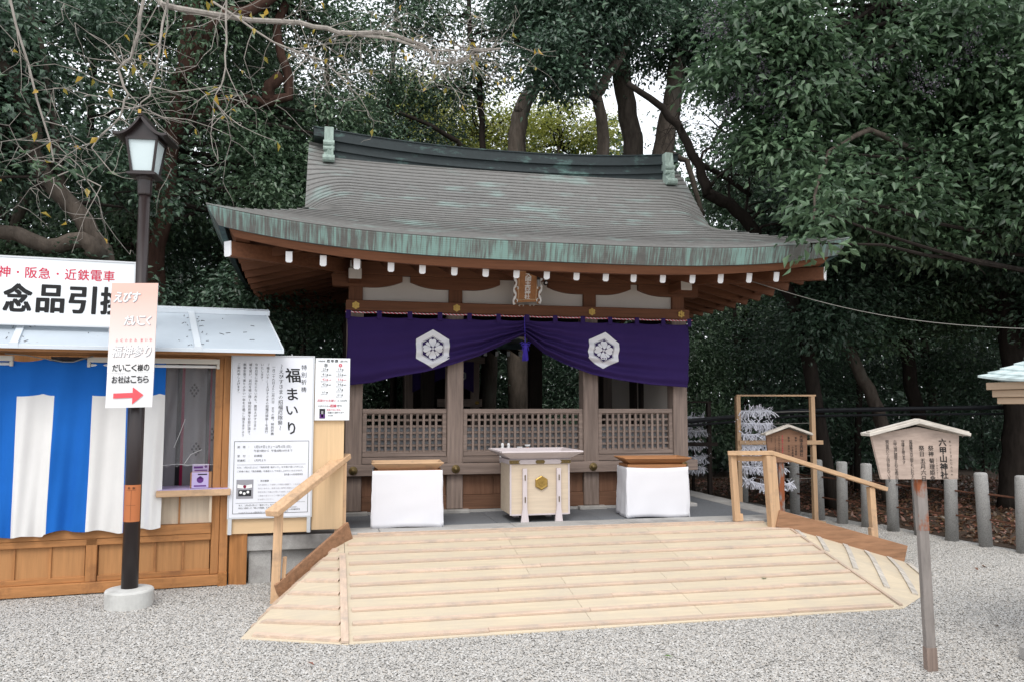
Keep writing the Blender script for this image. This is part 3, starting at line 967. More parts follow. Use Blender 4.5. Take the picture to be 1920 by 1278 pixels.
obj('cap', MB().tube([(2.205, 8.345, 2.968), (2.208, 8.35, 2.93)], .017, 10), M['iron'], fl)
obj('barrel', MB().tube([(2.208, 8.35, 2.93), (2.216, 8.36, 2.855)], .0175, 10), M['bluegrey'], fl)
obj('bracket', MB().tube([(2.205, 8.345, 2.97), (2.21, 8.45, 3.0)], .006, 6), M['iron'], fl)

# rope and purple curtain with two crests
cu = thing('shrine_curtain', 'purple curtain with two white hexagon flower crests gathered up in the middle', 'curtain', (2.1, 8.57, 2.5))
YC = 8.565
BX = [.175, .46, .68, 1.02, 1.31, 1.61, 1.84, 2.06, 2.09, 2.12, 2.33, 2.58, 2.89, 3.21, 3.59, 4.062]
BZ = [1.775, 1.81, 1.87, 1.93, 2.01, 2.11, 2.22, 2.325, 2.335, 2.32, 2.15, 2.03, 1.92, 1.86, 1.81, 1.78]
def cbot(x):
    return float(np.interp(x, BX, BZ))
def ctop(x):
    k = (x - .19) / .3236
    return 2.512 - .016 * abs(math.sin(math.pi * k)) ** .8
def cy_(x, z):
    zt, zb = ctop(x), cbot(x)
    v = min(1, max(0, (zt - z) / (zt - zb)))
    g = 1 - abs(x - 2.09) / 1.95                      # 1 at the gather
    a = .008 + .046 * max(0, g) ** 1.2 * (1 - .9 * sm((g - .93) / .07) * 0)
    ph = 3.2 if x < 2.09 else 4.3
    y = a * math.sin(2 * math.pi * ph * v ** 1.25 + .7) * v ** .7
    y += (.012 * math.sin(2 * math.pi * (2.1 * v + .55 * (x - 2.09))) + .010 * mnoise.noise((x * 2.3, v * 3, 5))) * v
    y -= .055 * v * max(0, g) ** 2
    y += .007 * math.cos(2 * math.pi * (x - .19) / .3236) * (1 - v) ** 2
    return YC + y
nx, nz_ = 150, 56
P = []
for i in range(nx + 1):
    x = .175 + (4.062 - .175) * i / nx
    zt, zb = ctop(x), cbot(x)
    P.append([(x + .012 * math.sin(5 * j / nz_), cy_(x, zt + (zb - zt) * j / nz_), zt + (zb - zt) * j / nz_) for j in range(nz_ + 1)])
obj('cloth', MB().grid(P), M['purple'], cu, smooth=True, thick=.003)
for k in range(13):
    x = .19 + .3236 * k
    if x > 4.08: break
    mb = MB()
    zt = 2.508
    rows = []
    for q in range(9):
        a = math.pi * q / 8
        rows.append([(x + s * .026, YC + .002 - .013 * math.sin(a), zt - .03 + (.078 if q in (3, 4, 5) else .07 * math.sin(a)) + 0) for s in (-1, 1)])
    obj('loop', mb.box(x - .026, YC - .016, zt - .03, x + .026, YC - .006, zt + .062), M['purple'], cu, bevel=.004)
def crest(cx, cz, rad, tilt):
    mb = MB()
    def pt(a, r):
        x, z = cx + r * math.sin(a + tilt), cz + r * math.cos(a + tilt)
        return (x, cy_(min(max(x, .18), 4.06), max(z, cbot(x) + .002)) - .006, max(z, cbot(x) + .004))
    def hx(a):                                       # radius of a pointed-top unit hexagon
        t = (a + math.pi / 6) % (math.pi / 3) - math.pi / 6
        t2 = a % (math.pi / 3) - math.pi / 6
        return math.cos(math.pi / 6) / math.cos(t2)
    N = 72
    for r1, r0 in ((1.0, .665), (.645, .615)):
        rows = [[pt(2 * math.pi * i / N, rad * hx(2 * math.pi * i / N) * (r0 + (r1 - r0) * k / 3)) for i in range(N + 1)] for k in range(4)]
        mb.grid(rows)
    for k in range(8):                               # four broad notched petals, four slim ones between
        a0 = R(45 * k)
        big = k % 2 == 0
        hw, r1 = (R(29.5), .53) if big else (R(13), .48)
        V = []
        n = 12
        for i in range(n + 1):
            t = -1 + 2 * i / n
            rr = r1 * (1 - .10 * (1 - abs(t) * 2.2) ** 2 * (abs(t) < .45) - .26 * abs(t) ** 3.4)
            V.append((a0 + hw * t, rr))
        inner = .08 if big else .19
        rows = [[pt(a, rad * (inner + (rr - inner) * q / 3)) if q else pt(a0 + (a - a0) * (.8 if big else .9), rad * inner) for a, rr in V] for q in range(4)]
        mb.grid(rows)
    rows = [[pt(2 * math.pi * i / 12, rad * r) for i in range(13)] for r in (.002, .055)]
    mb.grid(rows)
    return obj('crest', mb, M['crest'], cu)
crest(1.085, 2.176, .206, 0)
crest(3.022, 2.188, .208, .10)
# red and white twisted rope under the beam
ro = thing('twisted_rope', 'red and white twisted rope stretched under the beam above the purple curtain', 'rope', (2.1, 8.566, 2.55))
for ph, mm, nm in ((0, M['white'], 'white_strand'), (math.pi, M['red'], 'red_strand')):
    pts = []
    n = 820
    for i in range(n):
        x = .16 + 3.96 * i / n
        a = 2 * math.pi * (x / .042) + ph
        pts.append((x, YC - .003 + .0040 * math.cos(a), 2.553 - .006 * abs(math.sin(math.pi * (x - .19) / .3236)) + .0040 * math.sin(a)))
    obj(nm, MB().tube(pts, .0044, 5), mm, ro)
ts = thing('tassel', 'violet tassel on a bow hanging at the gathered middle of the curtain', 'tassel', (2.09, 8.49, 2.3))
xt, yt = 2.09, 8.475
obj('cord', MB().tube([(xt + .004, yt + .06, 2.55), (xt, yt + .02, 2.42), (xt - .002, yt, 2.30), (xt, yt, 2.2)], .005, 6), M['tassel'], ts)
mb = MB()
for sg in (-1, 1):
    for q, (lx, lz) in enumerate(((.062, .012), (.05, -.014))):
        mb.tube([(xt, yt - .004, 2.238), (xt + sg * lx * .6, yt - .012, 2.238 + lz + .010), (xt + sg * lx, yt - .01, 2.238 + lz), (xt + sg * lx * .55, yt - .006, 2.238 + lz - .012), (xt, yt - .004, 2.236)], .0045, 5)
    mb.tube([(xt, yt - .006, 2.235), (xt + sg * .03, yt - .01, 2.20), (xt + sg * .038, yt - .008, 2.165)], .004, 5)
obj('bow', mb, M['tassel'], ts)
obj('knot', MB().lathe((xt, yt, 2.20), [(.006, .03), (.018, .02), (.02, 0), (.022, -.02)], 10), M['tassel'], ts)
mb = MB()
for i in range(40):
    a = i * 2.4; r = .034 * math.sqrt((i + .5) / 40)
    mb.tube([(xt + r * .55 * math.cos(a), yt + r * .55 * math.sin(a), 2.19), (xt + r * math.cos(a), yt + r * math.sin(a), 2.06 + .006 * math.sin(i))], .0042, 4)
obj('fringe', mb, M['tassel'], ts)

# the little inner sanctuary behind the hall
sa = thing('inner_sanctuary', 'dark inner sanctuary with purple crest curtain and white rafter tips behind the hall', 'shrine', (1.75, 12.6, 0))
for x in (1.22, 2.26):
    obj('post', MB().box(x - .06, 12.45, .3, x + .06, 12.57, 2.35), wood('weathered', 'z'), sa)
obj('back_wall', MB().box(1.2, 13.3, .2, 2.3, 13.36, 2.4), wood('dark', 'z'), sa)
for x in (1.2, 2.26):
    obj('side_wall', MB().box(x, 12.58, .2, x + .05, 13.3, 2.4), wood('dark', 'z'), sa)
ra = obj('rail', MB().box(1.62, 12.10, 1.56, 2.30, 12.18, 1.68), wood('weathered', 'x'), sa)
b = obj('gilt_knob', MB().lathe((2.22, 12.09, 1.62), [(.01, -.03), (.03, -.015), (.034, 0), (.03, .015), (.01, .03)], 12), M['gold'], sa, smooth=True)
obj('beam', MB().box(1.1, 12.40, 2.24, 2.40, 12.5, 2.34), wood('weathered', 'x'), sa)
obj('roof', MB().hexa([(.55, 11.75, 2.42), (2.95, 11.75, 2.42), (2.8, 13.9, 2.95), (.7, 13.9, 2.95), (.53, 11.73, 2.50), (2.97, 11.73, 2.50), (2.8, 13.9, 3.06), (.7, 13.9, 3.06)]), M['sidecopper'], sa)
for i in range(13):
    x = .68 + .18 * i
    r = obj('rafter', MB().beam((x, 11.86, 2.36), (x, 12.6, 2.52), .045, .07), wood('dark', 'y'), sa)
    obj('white_end', MB().box(x - .024, 11.85, 2.322, x + .024, 11.857, 2.395), M['whiteend'], r)
rows = []
for i in range(31):
    x = 1.26 + .96 * i / 30
    zb = 1.78 + .22 * (1 - abs(x - 1.74) / .48)
    rows.append([(x, 12.38 + .012 * math.sin(x * 40) * j / 8, 2.26 + (zb - 2.26) * j / 8) for j in range(9)])
obj('curtain', MB().grid(rows), M['purple'], sa, smooth=True)
for x in (1.48, 2.02):
    mb = MB()
    N = 24
    def hp(a, r): return (x + r * math.sin(a), 12.36, 2.04 + r * math.cos(a))
    mb.grid([[hp(2 * math.pi * i / 6, r) for i in range(7)] for r in (.055, .085)])
    mb.prism([hp(2 * math.pi * i / 8, .026 if i % 2 else .04) for i in range(8)], (0, -.002, 0))
    obj('crest', mb, M['bluegrey'], sa)

# ================================================================== THE RAMP
KR = .40 / 2.03
def zr(y): return max(0.0, (y - 5.49) * KR)
ramp = thing('wooden_ramp', 'wide plywood ramp with cross battens rising from the gravel to the shrine', 'ramp', (2.3, 6.5, 0))
XL, XRa, XRb = .16, 4.335, 4.50                        # left edge; right edge at the foot and at the head
def xr(y): return XRa + (XRb - XRa) * min(1, (y - 5.49) / 1.8)
def slab(mb, quad, zf, t):                             # plan quad lying on the surface zf, thickness t downward
    return mb.hexa([(x, y, zf(x, y) - t) for x, y in quad] + [(x, y, zf(x, y)) for x, y in quad])
zmain = lambda x, y: .012 + (y - 5.47) * KR
cols = [XL, 1.62, 3.02, None]
for r_, (ya, yb) in enumerate(((5.47, 6.40), (6.403, 7.43))):
    xs = [XL, 1.62 + .24 * (1 - r_), 3.02 - .3 * (1 - r_), None]
    for a, b in zip(xs, xs[1:]):
        q = [(a + .0015, ya), ((b if b else xr(ya)) - .0015, ya), ((b if b else xr(yb)) - .0015, yb), (a + .0015, yb)]
        obj('plywood_panel', slab(MB(), q, zmain, .014), wood('ply', 'x'), ramp)
for k, (y, xs) in enumerate(zip((5.50, 5.715, 5.925, 6.135, 6.35, 6.56, 6.77, 6.985, 7.20), ((1.1, 3.4), (1.9,), (2.15, 3.6), (1.3, 3.2), (2.5,), (1.75, 3.3), (2.3,), (1.5, 3.0), (2.6,)))):
    e = [XL + .03] + list(xs) + [xr(y) - (.02 if k else .06)]
    for i, (a, b) in enumerate(zip(e, e[1:])):
        dy = .004 * (i % 2) + .006 * math.sin(k * 3 + i)
        mb = MB()
        qq = [(a + .001, y + dy), (b - .001, y - dy), (b - .001, y - dy + .042), (a + .001, y + dy + .042)]
        mb.hexa([(x_, y_, zmain(x_, y_) + .0005) for x_, y_ in qq] + [(x_, y_, zmain(x_, y_) + .017) for x_, y_ in qq])
        obj('batten', mb, wood('batten', 'x'), ramp, bevel=.002)
for i, (ya, yb, za) in enumerate(((7.432, 7.475, .397), (7.40, 7.43, .412), (7.478, 7.498, .418))):
    obj('top_board', MB().box(XL + .12 * (i != 1), ya, za - .03, 4.30 - .5 * (i == 2), yb, za), wood('batten', 'x'), ramp, bevel=.002)
def fan(T, rim):
    T = Vector(T); tris = [(T, Vector(a), Vector(b)) for a, b in zip(rim, rim[1:])]
    def z(x, y):
        best = None
        for A, B, C in tris:
            d = (B.x - A.x) * (C.y - A.y) - (C.x - A.x) * (B.y - A.y)
            u = ((x - A.x) * (C.y - A.y) - (C.x - A.x) * (y - A.y)) / d
            v = ((B.x - A.x) * (y - A.y) - (x - A.x) * (B.y - A.y)) / d
            s_ = max(0, -u) + max(0, -v) + max(0, u + v - 1)
            zz = A.z + u * (B.z - A.z) + v * (C.z - A.z)
            if best is None or s_ < best[0]: best = (s_, zz)
        return max(best[1], .008)
    return z, tris
def wing(T, rim):
    z, tris = fan(T, rim)
    for A, B, C in tris:
        obj('wing_panel', MB().hexa([tuple(p - Vector((0, 0, .012))) for p in (A, B, C, (A + C) / 2)] + [tuple(p) for p in (A, B, C, (A + C) / 2)]) if False else
            MB().prism([A, B, C], (0, 0, -.012)), wood('ply', 'x'), ramp)
    return z
zl = wing((.158, 7.38, .385), [(.158, 5.46, .010), (-.545, 5.76, .010), (-.38, 6.76, .010)])
zrr = wing((4.47, 7.33, .375), [(4.34, 5.47, .010), (4.92, 5.90, .010), (5.27, 6.26, .010), (5.66, 7.10, .010)])
def strip(z, a, b, w, t=.016, name='batten', m=None):
    a, b = Vector((*a, 0)), Vector((*b, 0)); d = (b - a).normalized(); r = Vector((-d.y, d.x, 0)) * w / 2
    mb = MB(); n = 6; rows = []
    P = [a + (b - a) * i / n for i in range(n + 1)]
    for off, dz in ((-r, .0005), (-r, t), (r, t), (r, .0005)):
        rows.append([(p.x + off.x, p.y + off.y, z(p.x + off.x * .9, p.y + off.y * .9) + dz) for p in P])
    mb.grid(rows[::-1])
    mb.add([rows[k][0] for k in range(4)], [(0, 1, 2, 3)]); mb.add([rows[k][-1] for k in range(4)], [(3, 2, 1, 0)])
    return obj(name, mb, m or wood('batten', 'y'), ramp)
strip(lambda x, y: max(zl(x, y), zmain(x, y)) + .001, (.135, 5.48), (.14, 7.0), .05, .015)
for y0, xe, ye in ((5.53, -.46, 5.78), (5.76, -.49, 5.99), (6.0, -.46, 6.21), (6.24, -.42, 6.43), (6.48, -.39, 6.65), (6.70, -.30, 6.83), (6.92, -.14, 6.99), (7.12, .0, 7.15)):
    strip(zl, (.105, y0), (xe, ye), .042, .016, m=wood('batten', 'x'))
strip(lambda x, y: max(zrr(x, y), 0) + .002, (4.475, 7.25), (4.36, 5.52), .03, .014)
for a, b in (((4.53, 7.20), (4.50, 7.02)), ((4.72, 7.12), (4.50, 6.66)), ((5.0, 7.10), (4.50, 6.25)), ((5.20, 7.05), (4.52, 5.88)), ((5.46, 7.06), (4.72, 5.80)), ((5.60, 6.95), (5.22, 6.25))):
    strip(zrr, a, b, .045, .014, m=wood('signroof', 'y'))
for (x, y, rz_) in ((3.52, 6.1, .4), (3.48, 5.72, 1.9)):
    lm = leaf_mesh('fallen_leaf', np.array([[x, y, zr(y) + .026]]), np.array([[0, .1, 1.]]), np.array([.075]), L['green'], wide=.55, fold=.06, dirv=np.array([[math.cos(rz_), math.sin(rz_), 0]]))
    tag(obj('fallen_leaf', lm, None), 'green fallen leaf lying on the upper right boards of the ramp' if y > 5.9 else 'green fallen leaf lying on the lower right boards of the ramp', 'leaf', 'leaves fallen on the ramp')
for (x, y, rz_) in ((2.05, 4.75, .4),):
    lm = leaf_mesh('fallen_leaf', np.array([[x, y, .022]]), np.array([[0, .1, 1.]]), np.array([.06]), L['green'], wide=.55, fold=.06, dirv=np.array([[1., .4, 0]]))
    tag(obj('fallen_leaf', lm, None), 'green fallen leaf lying on the gravel in front of the ramp', 'leaf')

# ------------------------------------------------------------------ handrails
lh = thing('handrail', 'sloping timber handrail on the left of the ramp in front of the notice board', 'handrail', (-.1, 7.1, 0))
RW = wood('rail', 'z')
obj('post', MB().beam((-.385, 6.75, -.02), (-.365, 6.70, .75), .068, .075, (0, 1, 0)), RW, lh, bevel=.004)
obj('post', MB().beam((.125, 7.52, .40), (.125, 7.52, 1.05), .10, .065, (0, 1, 0)), RW, lh, bevel=.004)
obj('post_block', MB().beam((-.325, 6.76, .1), (-.315, 6.77, .36), .03, .05, (0, 1, 0)), RW, lh, bevel=.003)
obj('rail', MB().beam((-.415, 6.585, .725), (.165, 7.60, 1.105), .115, .05), wood('rail', 'y'), lh, bevel=.005)
obj('side_board', MB().beam((-.36, 6.70, .085), (.205, 7.36, .465), .028, .165), wood('railboard', 'y'), lh, bevel=.003)
rh = thing('handrail', 'timber handrail with a level top and long slope on the right of the ramp', 'handrail', (4.7, 7.3, 0))
obj('post', MB().beam((4.02, 7.44, .415), (3.985, 7.44, 1.075), .062, .062, (0, 1, 0)), RW, rh, bevel=.004)
obj('post', MB().beam((4.335, 7.27, .36), (4.30, 7.28, 1.075), .105, .09, (0, 1, 0)), RW, rh, bevel=.004)
obj('post', MB().beam((5.43, 7.22, .0), (5.40, 7.22, .745), .062, .062, (0, 1, 0)), RW, rh, bevel=.004)
obj('post_block', MB().beam((5.385, 7.205, .05), (5.375, 7.205, .34), .03, .06, (0, 1, 0)), RW, rh, bevel=.003)
obj('post_block', MB().beam((4.06, 7.43, .418), (4.055, 7.43, .49), .03, .05, (0, 1, 0)), RW, rh, bevel=.003)
obj('rail', MB().beam((3.935, 7.44, 1.092), (4.33, 7.255, 1.10), .085, .042), wood('rail', 'x'), rh, bevel=.004)
obj('rail', MB().beam((4.30, 7.27, 1.105), (5.56, 7.20, .722), .085, .042), wood('rail', 'x'), rh, bevel=.004)
obj('under_rail', MB().beam((4.03, 7.47, 1.035), (4.29, 7.32, 1.04), .03, .05), wood('rail', 'x'), rh, bevel=.003)
obj('side_board', MB().beam((4.34, 7.222, .462), (5.69, 7.11, .085), .03, .165), wood('railboard', 'x'), rh, bevel=.003)

# ------------------------------------------------------------------ offering box and the two cloth-covered stands
ob = thing('offering_box', 'pale wooden offering box with gold hexagon crest and flared top on two long legs', 'offering box', (2.08, 8.0, HP))
BX0, BX1, BY0, BY1 = 1.775, 2.385, 7.83, 8.28
obj('body', MB().box(BX0, BY0, .49, BX1, BY1, .985), wood('pale', 'x'), ob, bevel=.004)
mb = MB()
for x in (BX0 - .004, BX1 - .012):
    mb.box(x, BY0 - .006, .485, x + .016, BY0 + .012, .985)
mb.box(BX0 + .013, BY0 - .006, .483, BX1 - .013, BY0 + .01, .497)
obj('edge_trim', mb, wood('palepink', 'z'), ob)
obj('top_rim', MB().box(BX0 - .015, BY0 - .016, .986, BX1 + .015, BY1 + .015, 1.032), wood('palepink', 'x'), ob, bevel=.003)
tx0, tx1, ty0, ty1 = 1.665, 2.495, 7.70, 8.40
bx0, bx1, by0, by1 = 1.80, 2.36, 7.85, 8.26
mb = MB()
mb.hexa([(bx0, by0, 1.033), (bx1, by0, 1.033), (bx1, by1, 1.033), (bx0, by1, 1.033), (tx0, ty0, 1.115), (tx1, ty0, 1.115), (tx1, ty1, 1.115), (tx0, ty1, 1.115)])
mb.f.pop(1)                                             # open top
obj('flared_top', mb, wood('palepink', 'x'), ob, thick=.014)
for i in range(9):
    x = 1.86 + .055 * i
    obj('grate_bar', MB().box(x, by0 - .05, 1.055, x + .022, by1 + .05, 1.075), wood('palepink', 'y'), ob)
for x in (1.918, 2.268):
    lg = obj('leg', MB().prism([(x - .022, BY0 - .040, .945), (x - .022, BY0 - .040, .56), (x - .040, BY0 - .040, HP - .002), (x + .040, BY0 - .040, HP - .002), (x + .022, BY0 - .040, .56), (x + .022, BY0 - .040, .945)], (0, .033, 0)), wood('palepink', 'z'), ob, bevel=.003)
    for z in (.855, .64):
        mb = MB()
        mb.box(x - .004, BY0 - .0445, z - .028, x + .004, BY0 - .0405, z + .028)
        for k in range(3): mb.tube([(x, BY0 - .048, z - .018 + .018 * k), (x, BY0 - .0405, z - .018 + .018 * k)], .006, 6)
        obj('iron_fitting', mb, M['brass'], lg)
    obj('leg', MB().box(x - .03, BY1 - .1, HP - .002, x + .03, BY1 - .04, .489), wood('palepink', 'z'), ob)
for x0, x1, nm in ((BX0 - .013, BX0 + .10, 0), (BX1 - .10, BX1 + .013, 1), (2.03, 2.13, 2)):
    yy = BY0 - .0185
    if nm == 2:
        poly = [(x0 + .012, yy, .990), (x0, yy, 1.009), (x0 + .012, yy, 1.028), (x1 - .012, yy, 1.028), (x1, yy, 1.009), (x1 - .012, yy, .990)]
    elif nm == 0:
        poly = [(x0, yy, .990), (x0, yy, 1.028), (x1, yy, 1.028), (x1 - .018, yy, 1.009), (x1, yy, .990)]
    else:
        poly = [(x0, yy, .990), (x0 + .018, yy, 1.009), (x0, yy, 1.028), (x1, yy, 1.028), (x1, yy, .990)]
    f = obj('brass_fitting', MB().prism(poly, (0, .004, 0)), M['brass'], ob)
    mb = MB()
    for s in (.25, .75):
        mb.lathe((0, 0, 0), [(.005, 0), (.003, .003)], 8)
        for q in range(len(mb.v) - 16, len(mb.v)):
            vx, vy, vz = mb.v[q]; mb.v[q] = (x0 + (x1 - x0) * s + vx, yy - .001 - vz, 1.009 + vy)
    obj('rivet', mb, M['gold'], f)
hx_, hz_ = 2.093, .80
def hexp(r, y): return [(hx_ + r * math.sin(R(60 * i)), y, hz_ + r * math.cos(R(60 * i))) for i in range(6)]
mb = MB()
for (r0, y0), (r1, y1) in (((.072, BY0 - .002), (.072, BY0 - .016)), ((.072, BY0 - .016), (.062, BY0 - .022)), ((.062, BY0 - .022), (.048, BY0 - .020))):
    a, b = hexp(r0, y0), hexp(r1, y1)
    mb.grid([a + a[:1], b + b[:1]])
mb.add(hexp(.048, BY0 - .020), [tuple(range(6))])
em = obj('gold_crest', mb, M['gold'], ob)
mb = MB()
for k in range(8):
    a = R(45 * k); rr = .026 if k % 2 == 0 else .030; sz = .012 if k % 2 == 0 else .007
    mb.prism([(hx_ + rr * .8 * math.sin(a) + sz * math.sin(t), BY0 - .0205, hz_ + rr * .8 * math.cos(a) + sz * math.cos(t)) for t in [R(60 * q) for q in range(6)]], (0, -.006, 0))
mb.prism([(hx_ + .008 * math.sin(R(60 * q)), BY0 - .0205, hz_ + .008 * math.cos(R(60 * q))) for q in range(6)], (0, -.009, 0))
obj('flower_relief', mb, M['gold'], em)
for i, (x, y) in enumerate(((1.862, 8.60), (1.932, 8.605))):
    bt = obj('white_bottle', MB().lathe((x, y, .950), [(.030, 0), (.032, .02), (.028, .03), (.032, .045), (.034, .11), (.024, .15), (.014, .175), (.015, .18), (.016, .205), (.008, .212), (.002, .215)], 14), M['white'], None, smooth=True)
    tag(bt, ('white ceramic bottle behind the offering box, the one nearer the left post', 'white ceramic bottle behind the offering box, the one nearer the little dish')[i], 'bottle', 'white bottles behind the offering box')
ds = obj('white_dish', MB().lathe((2.055, 8.60, .950), [(.022, 0), (.010, .012), (.010, .155), (.03, .16), (.034, .172), (.001, .170)], 14), M['white'], None, smooth=True)
tag(ds, 'small white stemmed dish behind the offering box', 'dish')
st = thing('orange_stand', 'small white cup on an orange foot behind the offering box', 'cup', (2.14, 8.6, .95))
obj('foot', MB().lathe((2.145, 8.60, .950), [(.024, 0), (.012, .02), (.014, .165)], 12), M['orange'], st)
obj('cup', MB().lathe((2.145, 8.60, 1.115), [(.012, .0), (.030, .016), (.032, .03), (.001, .028)], 12), M['white'], st, smooth=True)

def stand(x0, x1, y0, y1, ztop, rot, label, tl, m_tray, tray_z, gap, ov):
    cx, cy = (x0 + x1) / 2, (y0 + y1) / 2
    ca, sa_ = math.cos(rot), math.sin(rot)
    def T(x, y, z):
        dx, dy = x - cx, y - cy
        return (cx + dx * ca - dy * sa_, cy + dx * sa_ + dy * ca, z)
    t = thing('covered_stand', label, 'stand', (cx, cy, HP))
    zt = ztop
    n = 64
    per = []
    hw, hd_ = (x1 - x0) / 2, (y1 - y0) / 2
    for i in range(n):
        s = i / n * 4; k = int(s); f = sm(sm(s - k))
        per.append([(-hw + 2 * hw * f, -hd_), (hw, -hd_ + 2 * hd_ * f), (hw - 2 * hw * f, hd_), (-hw, hd_ - 2 * hd_ * f)][k])
    rows = []
    for j in range(15):
        v = j / 14
        row = []
        for i, (a, b) in enumerate(per + per[:1]):
            sc_ = 1 + .02 * v
            w = .007 * v * math.sin(i * 1.9 + v * 3) + .006 * mnoise.noise((a * 5 + v * 2, v * 4 + x0, b * 5)) * (.3 + v) + .003 * mnoise.noise((a * 14, v * 13 + x0, b * 14))
            if gap: w += .011 * math.sin(5.5 * a / hw + 7.5 * v + b * 9) * v * (1.15 - v)
            nl = math.hypot(a, b)
            dip = .012 * (abs(math.sin(math.pi * (a + hw) / (2 * hw)))) * (1 - v) if gap else 0
            zz = zt - dip - (zt - HP - .004) * v
            row.append(T(cx + a * sc_ + a / nl * w, cy + b * sc_ + b / nl * w, zz + (.006 * math.sin(i * .8 + x0 * 3) * v if 0 < v else 0)))
        rows.append(row)
    mb = MB().grid(rows[::-1])
    obj('cloth', mb, M['cloth'], t, smooth=True, thick=.003)
    obj('inner_box', MB().hexa([T(x0 + .015, y0 + .015, HP + .01), T(x1 - .015, y0 + .015, HP + .01), T(x1 - .015, y1 - .015, HP + .01), T(x0 + .015, y1 - .015, HP + .01), T(x0 + .015, y0 + .015, tray_z), T(x1 - .015, y0 + .015, tray_z), T(x1 - .015, y1 - .015, tray_z), T(x0 + .015, y1 - .015, tray_z)]), wood('tray', 'x'), t)
    tr = thing('wooden_tray', tl, 'tray', (cx, cy, tray_z), 'trays on the covered stands')
    i_, z1, z2 = .055, tray_z + .001, tray_z + .062
    mb = MB()
    a = [T(x0 + i_, y0 + i_, z1), T(x1 - i_, y0 + i_, z1), T(x1 - i_, y1 - i_, z1), T(x0 + i_, y1 - i_, z1)]
    b = [T(x0 - ov, y0 - ov, z2), T(x1 + ov, y0 - ov, z2), T(x1 + ov, y1 + ov, z2), T(x0 - ov, y1 + ov, z2)]
    for k, nm in enumerate(('front_board', 'side_board', 'rear_board', 'side_board')):
        k2 = (k + 1) % 4
        c = Vector(T(cx, cy, z2 + .1)); q = [Vector(p) for p in (a[k], a[k2], b[k2], b[k])]
        nn = (q[1] - q[0]).cross(q[3] - q[0]).normalized()
        obj(nm, MB().prism(q, -nn * .010), m_tray, tr)
    obj('bottom', MB().hexa(a + [(p[0], p[1], p[2] + .01) for p in a]), m_tray, tr)
    return t
stand(.43, 1.09, 7.70, 8.12, .955, R(-3), 'white cloth covered stand at the left end of the shrine front', 'light brown flared wooden tray on the left covered stand', wood('rail', 'x'), .958, False, .012)
stand(3.03, 3.69, 7.83, 8.20, .935, R(-5), 'white cloth covered stand at the right end, brown box showing above the cloth', 'dark brown flared wooden tray on the right covered stand', wood('tray', 'x'), .962, True, .03)

# ================================================================== THE BOOTH
TH = R(5.5)
BO = Vector((-.835, 7.513, 0)); BS = Vector((math.cos(TH), math.sin(TH), 0)); BN = Vector((-math.sin(TH), math.cos(TH), 0))
def bp(s, n, z): return tuple(BO + BS * s + BN * n + Vector((0, 0, z)))
def bbox(mb, s0, n0, z0, s1, n1, z1):
    return mb.hexa([bp(s0, n0, z0), bp(s1, n0, z0), bp(s1, n1, z0), bp(s0, n1, z0), bp(s0, n0, z1), bp(s1, n0, z1), bp(s1, n1, z1), bp(s0, n1, z1)])
bo = thing('sales_booth', 'wooden souvenir booth with sheet metal roof and panelled front', 'booth', bp(-1.4, .5, 0))
bw, bwz = wood('booth', 'x'), wood('booth', 'z')
SL = -3.6
obj('sill', bbox(MB(), SL, -.03, .015, -.06, .07, .105), bw, bo, bevel=.005)
obj('sill_end', bbox(MB(), -.075, -.036, .0, .0, .06, .118), wood('skirt', 'y'), bo, bevel=.004)
obj('corner_post', bbox(MB(), -.072, -.012, .10, -.004, .06, 2.0), bwz, bo, bevel=.004)
obj('corner_post', bbox(MB(), -.142, .0, .107, -.075, .06, 2.0), bwz, bo, bevel=.004)
for s in (-1.115, -2.25, -3.3):
    obj('front_post', bbox(MB(), s, -.012, .106, s + .085, .05, .46), bwz, bo, bevel=.004)
obj('front_rail', bbox(MB(), SL, -.018, .46, -.143, .055, .545), bw, bo, bevel=.004)
obj('top_rail', bbox(MB(), SL, -.012, .405, -.143, .05, .458), bw, bo, bevel=.003)
def panels(s0, s1, n):
    w = (s1 - s0) / n
    for i in range(n):
        obj('front_panel', bbox(MB(), s0 + i * w + .008, .024, .15, s0 + (i + 1) * w - .008, .036, .403), wood('boothpanel', 'z'), bo)
        obj('muntin', bbox(MB(), s0 + (i + 1) * w - .009, .008, .15, s0 + (i + 1) * w + .009, .034, .403), bwz, bo) if i < n - 1 else None
    obj('foot_rail', bbox(MB(), s0, .004, .106, s1, .04, .150), bw, bo, bevel=.003)
panels(-1.028, -.145, 4)
panels(-2.163, -1.117, 4)
panels(-3.21, -2.252, 3)
for i in range(3):                                     # infill below the counter
    obj('infill_panel', bbox(MB(), -.92 + .26 * i, .03, .548, -.672 + .26 * i, .04, .80), wood('pale', 'z'), bo)
    obj('infill_batten', bbox(MB(), -.672 + .26 * i, .015, .548, -.658 + .26 * i, .045, .80), bwz, bo)
obj('counter', bbox(MB(), -.585, -.10, .79, .01, .30, .845), wood('rail', 'x'), bo, bevel=.004)
obj('counter_cloth', bbox(MB(), -.575, -.09, .846, -.01, .30, .850), M['lilac'], bo)
obj('support', MB().beam(bp(-.15, -.05, .56), bp(-.15, -.05, .79), .02, .02, (0, 1, 0)), wood('pale', 'z'), bo)
obj('lintel', bbox(MB(), SL, -.02, 1.985, .0, .06, 2.06), bw, bo, bevel=.004)
obj('eave_batten', bbox(MB(), SL, -.33, 1.995, .35, -.28, 2.035), bw, bo, bevel=.003)
for s in (-3.0, -2.3, -1.6, -.9, -.2):
    obj('roof_joist', MB().beam(bp(s, -.28, 2.02), bp(s, .75, 2.46), .045, .06), wood('booth', 'y'), bo)
obj('end_wall', bbox(MB(), -.004, .06, .1, .012, 1.35, 2.05), bwz, bo)
obj('rear_wall', bbox(MB(), SL, 1.3, .1, -.01, 1.34, 2.3), bwz, bo)
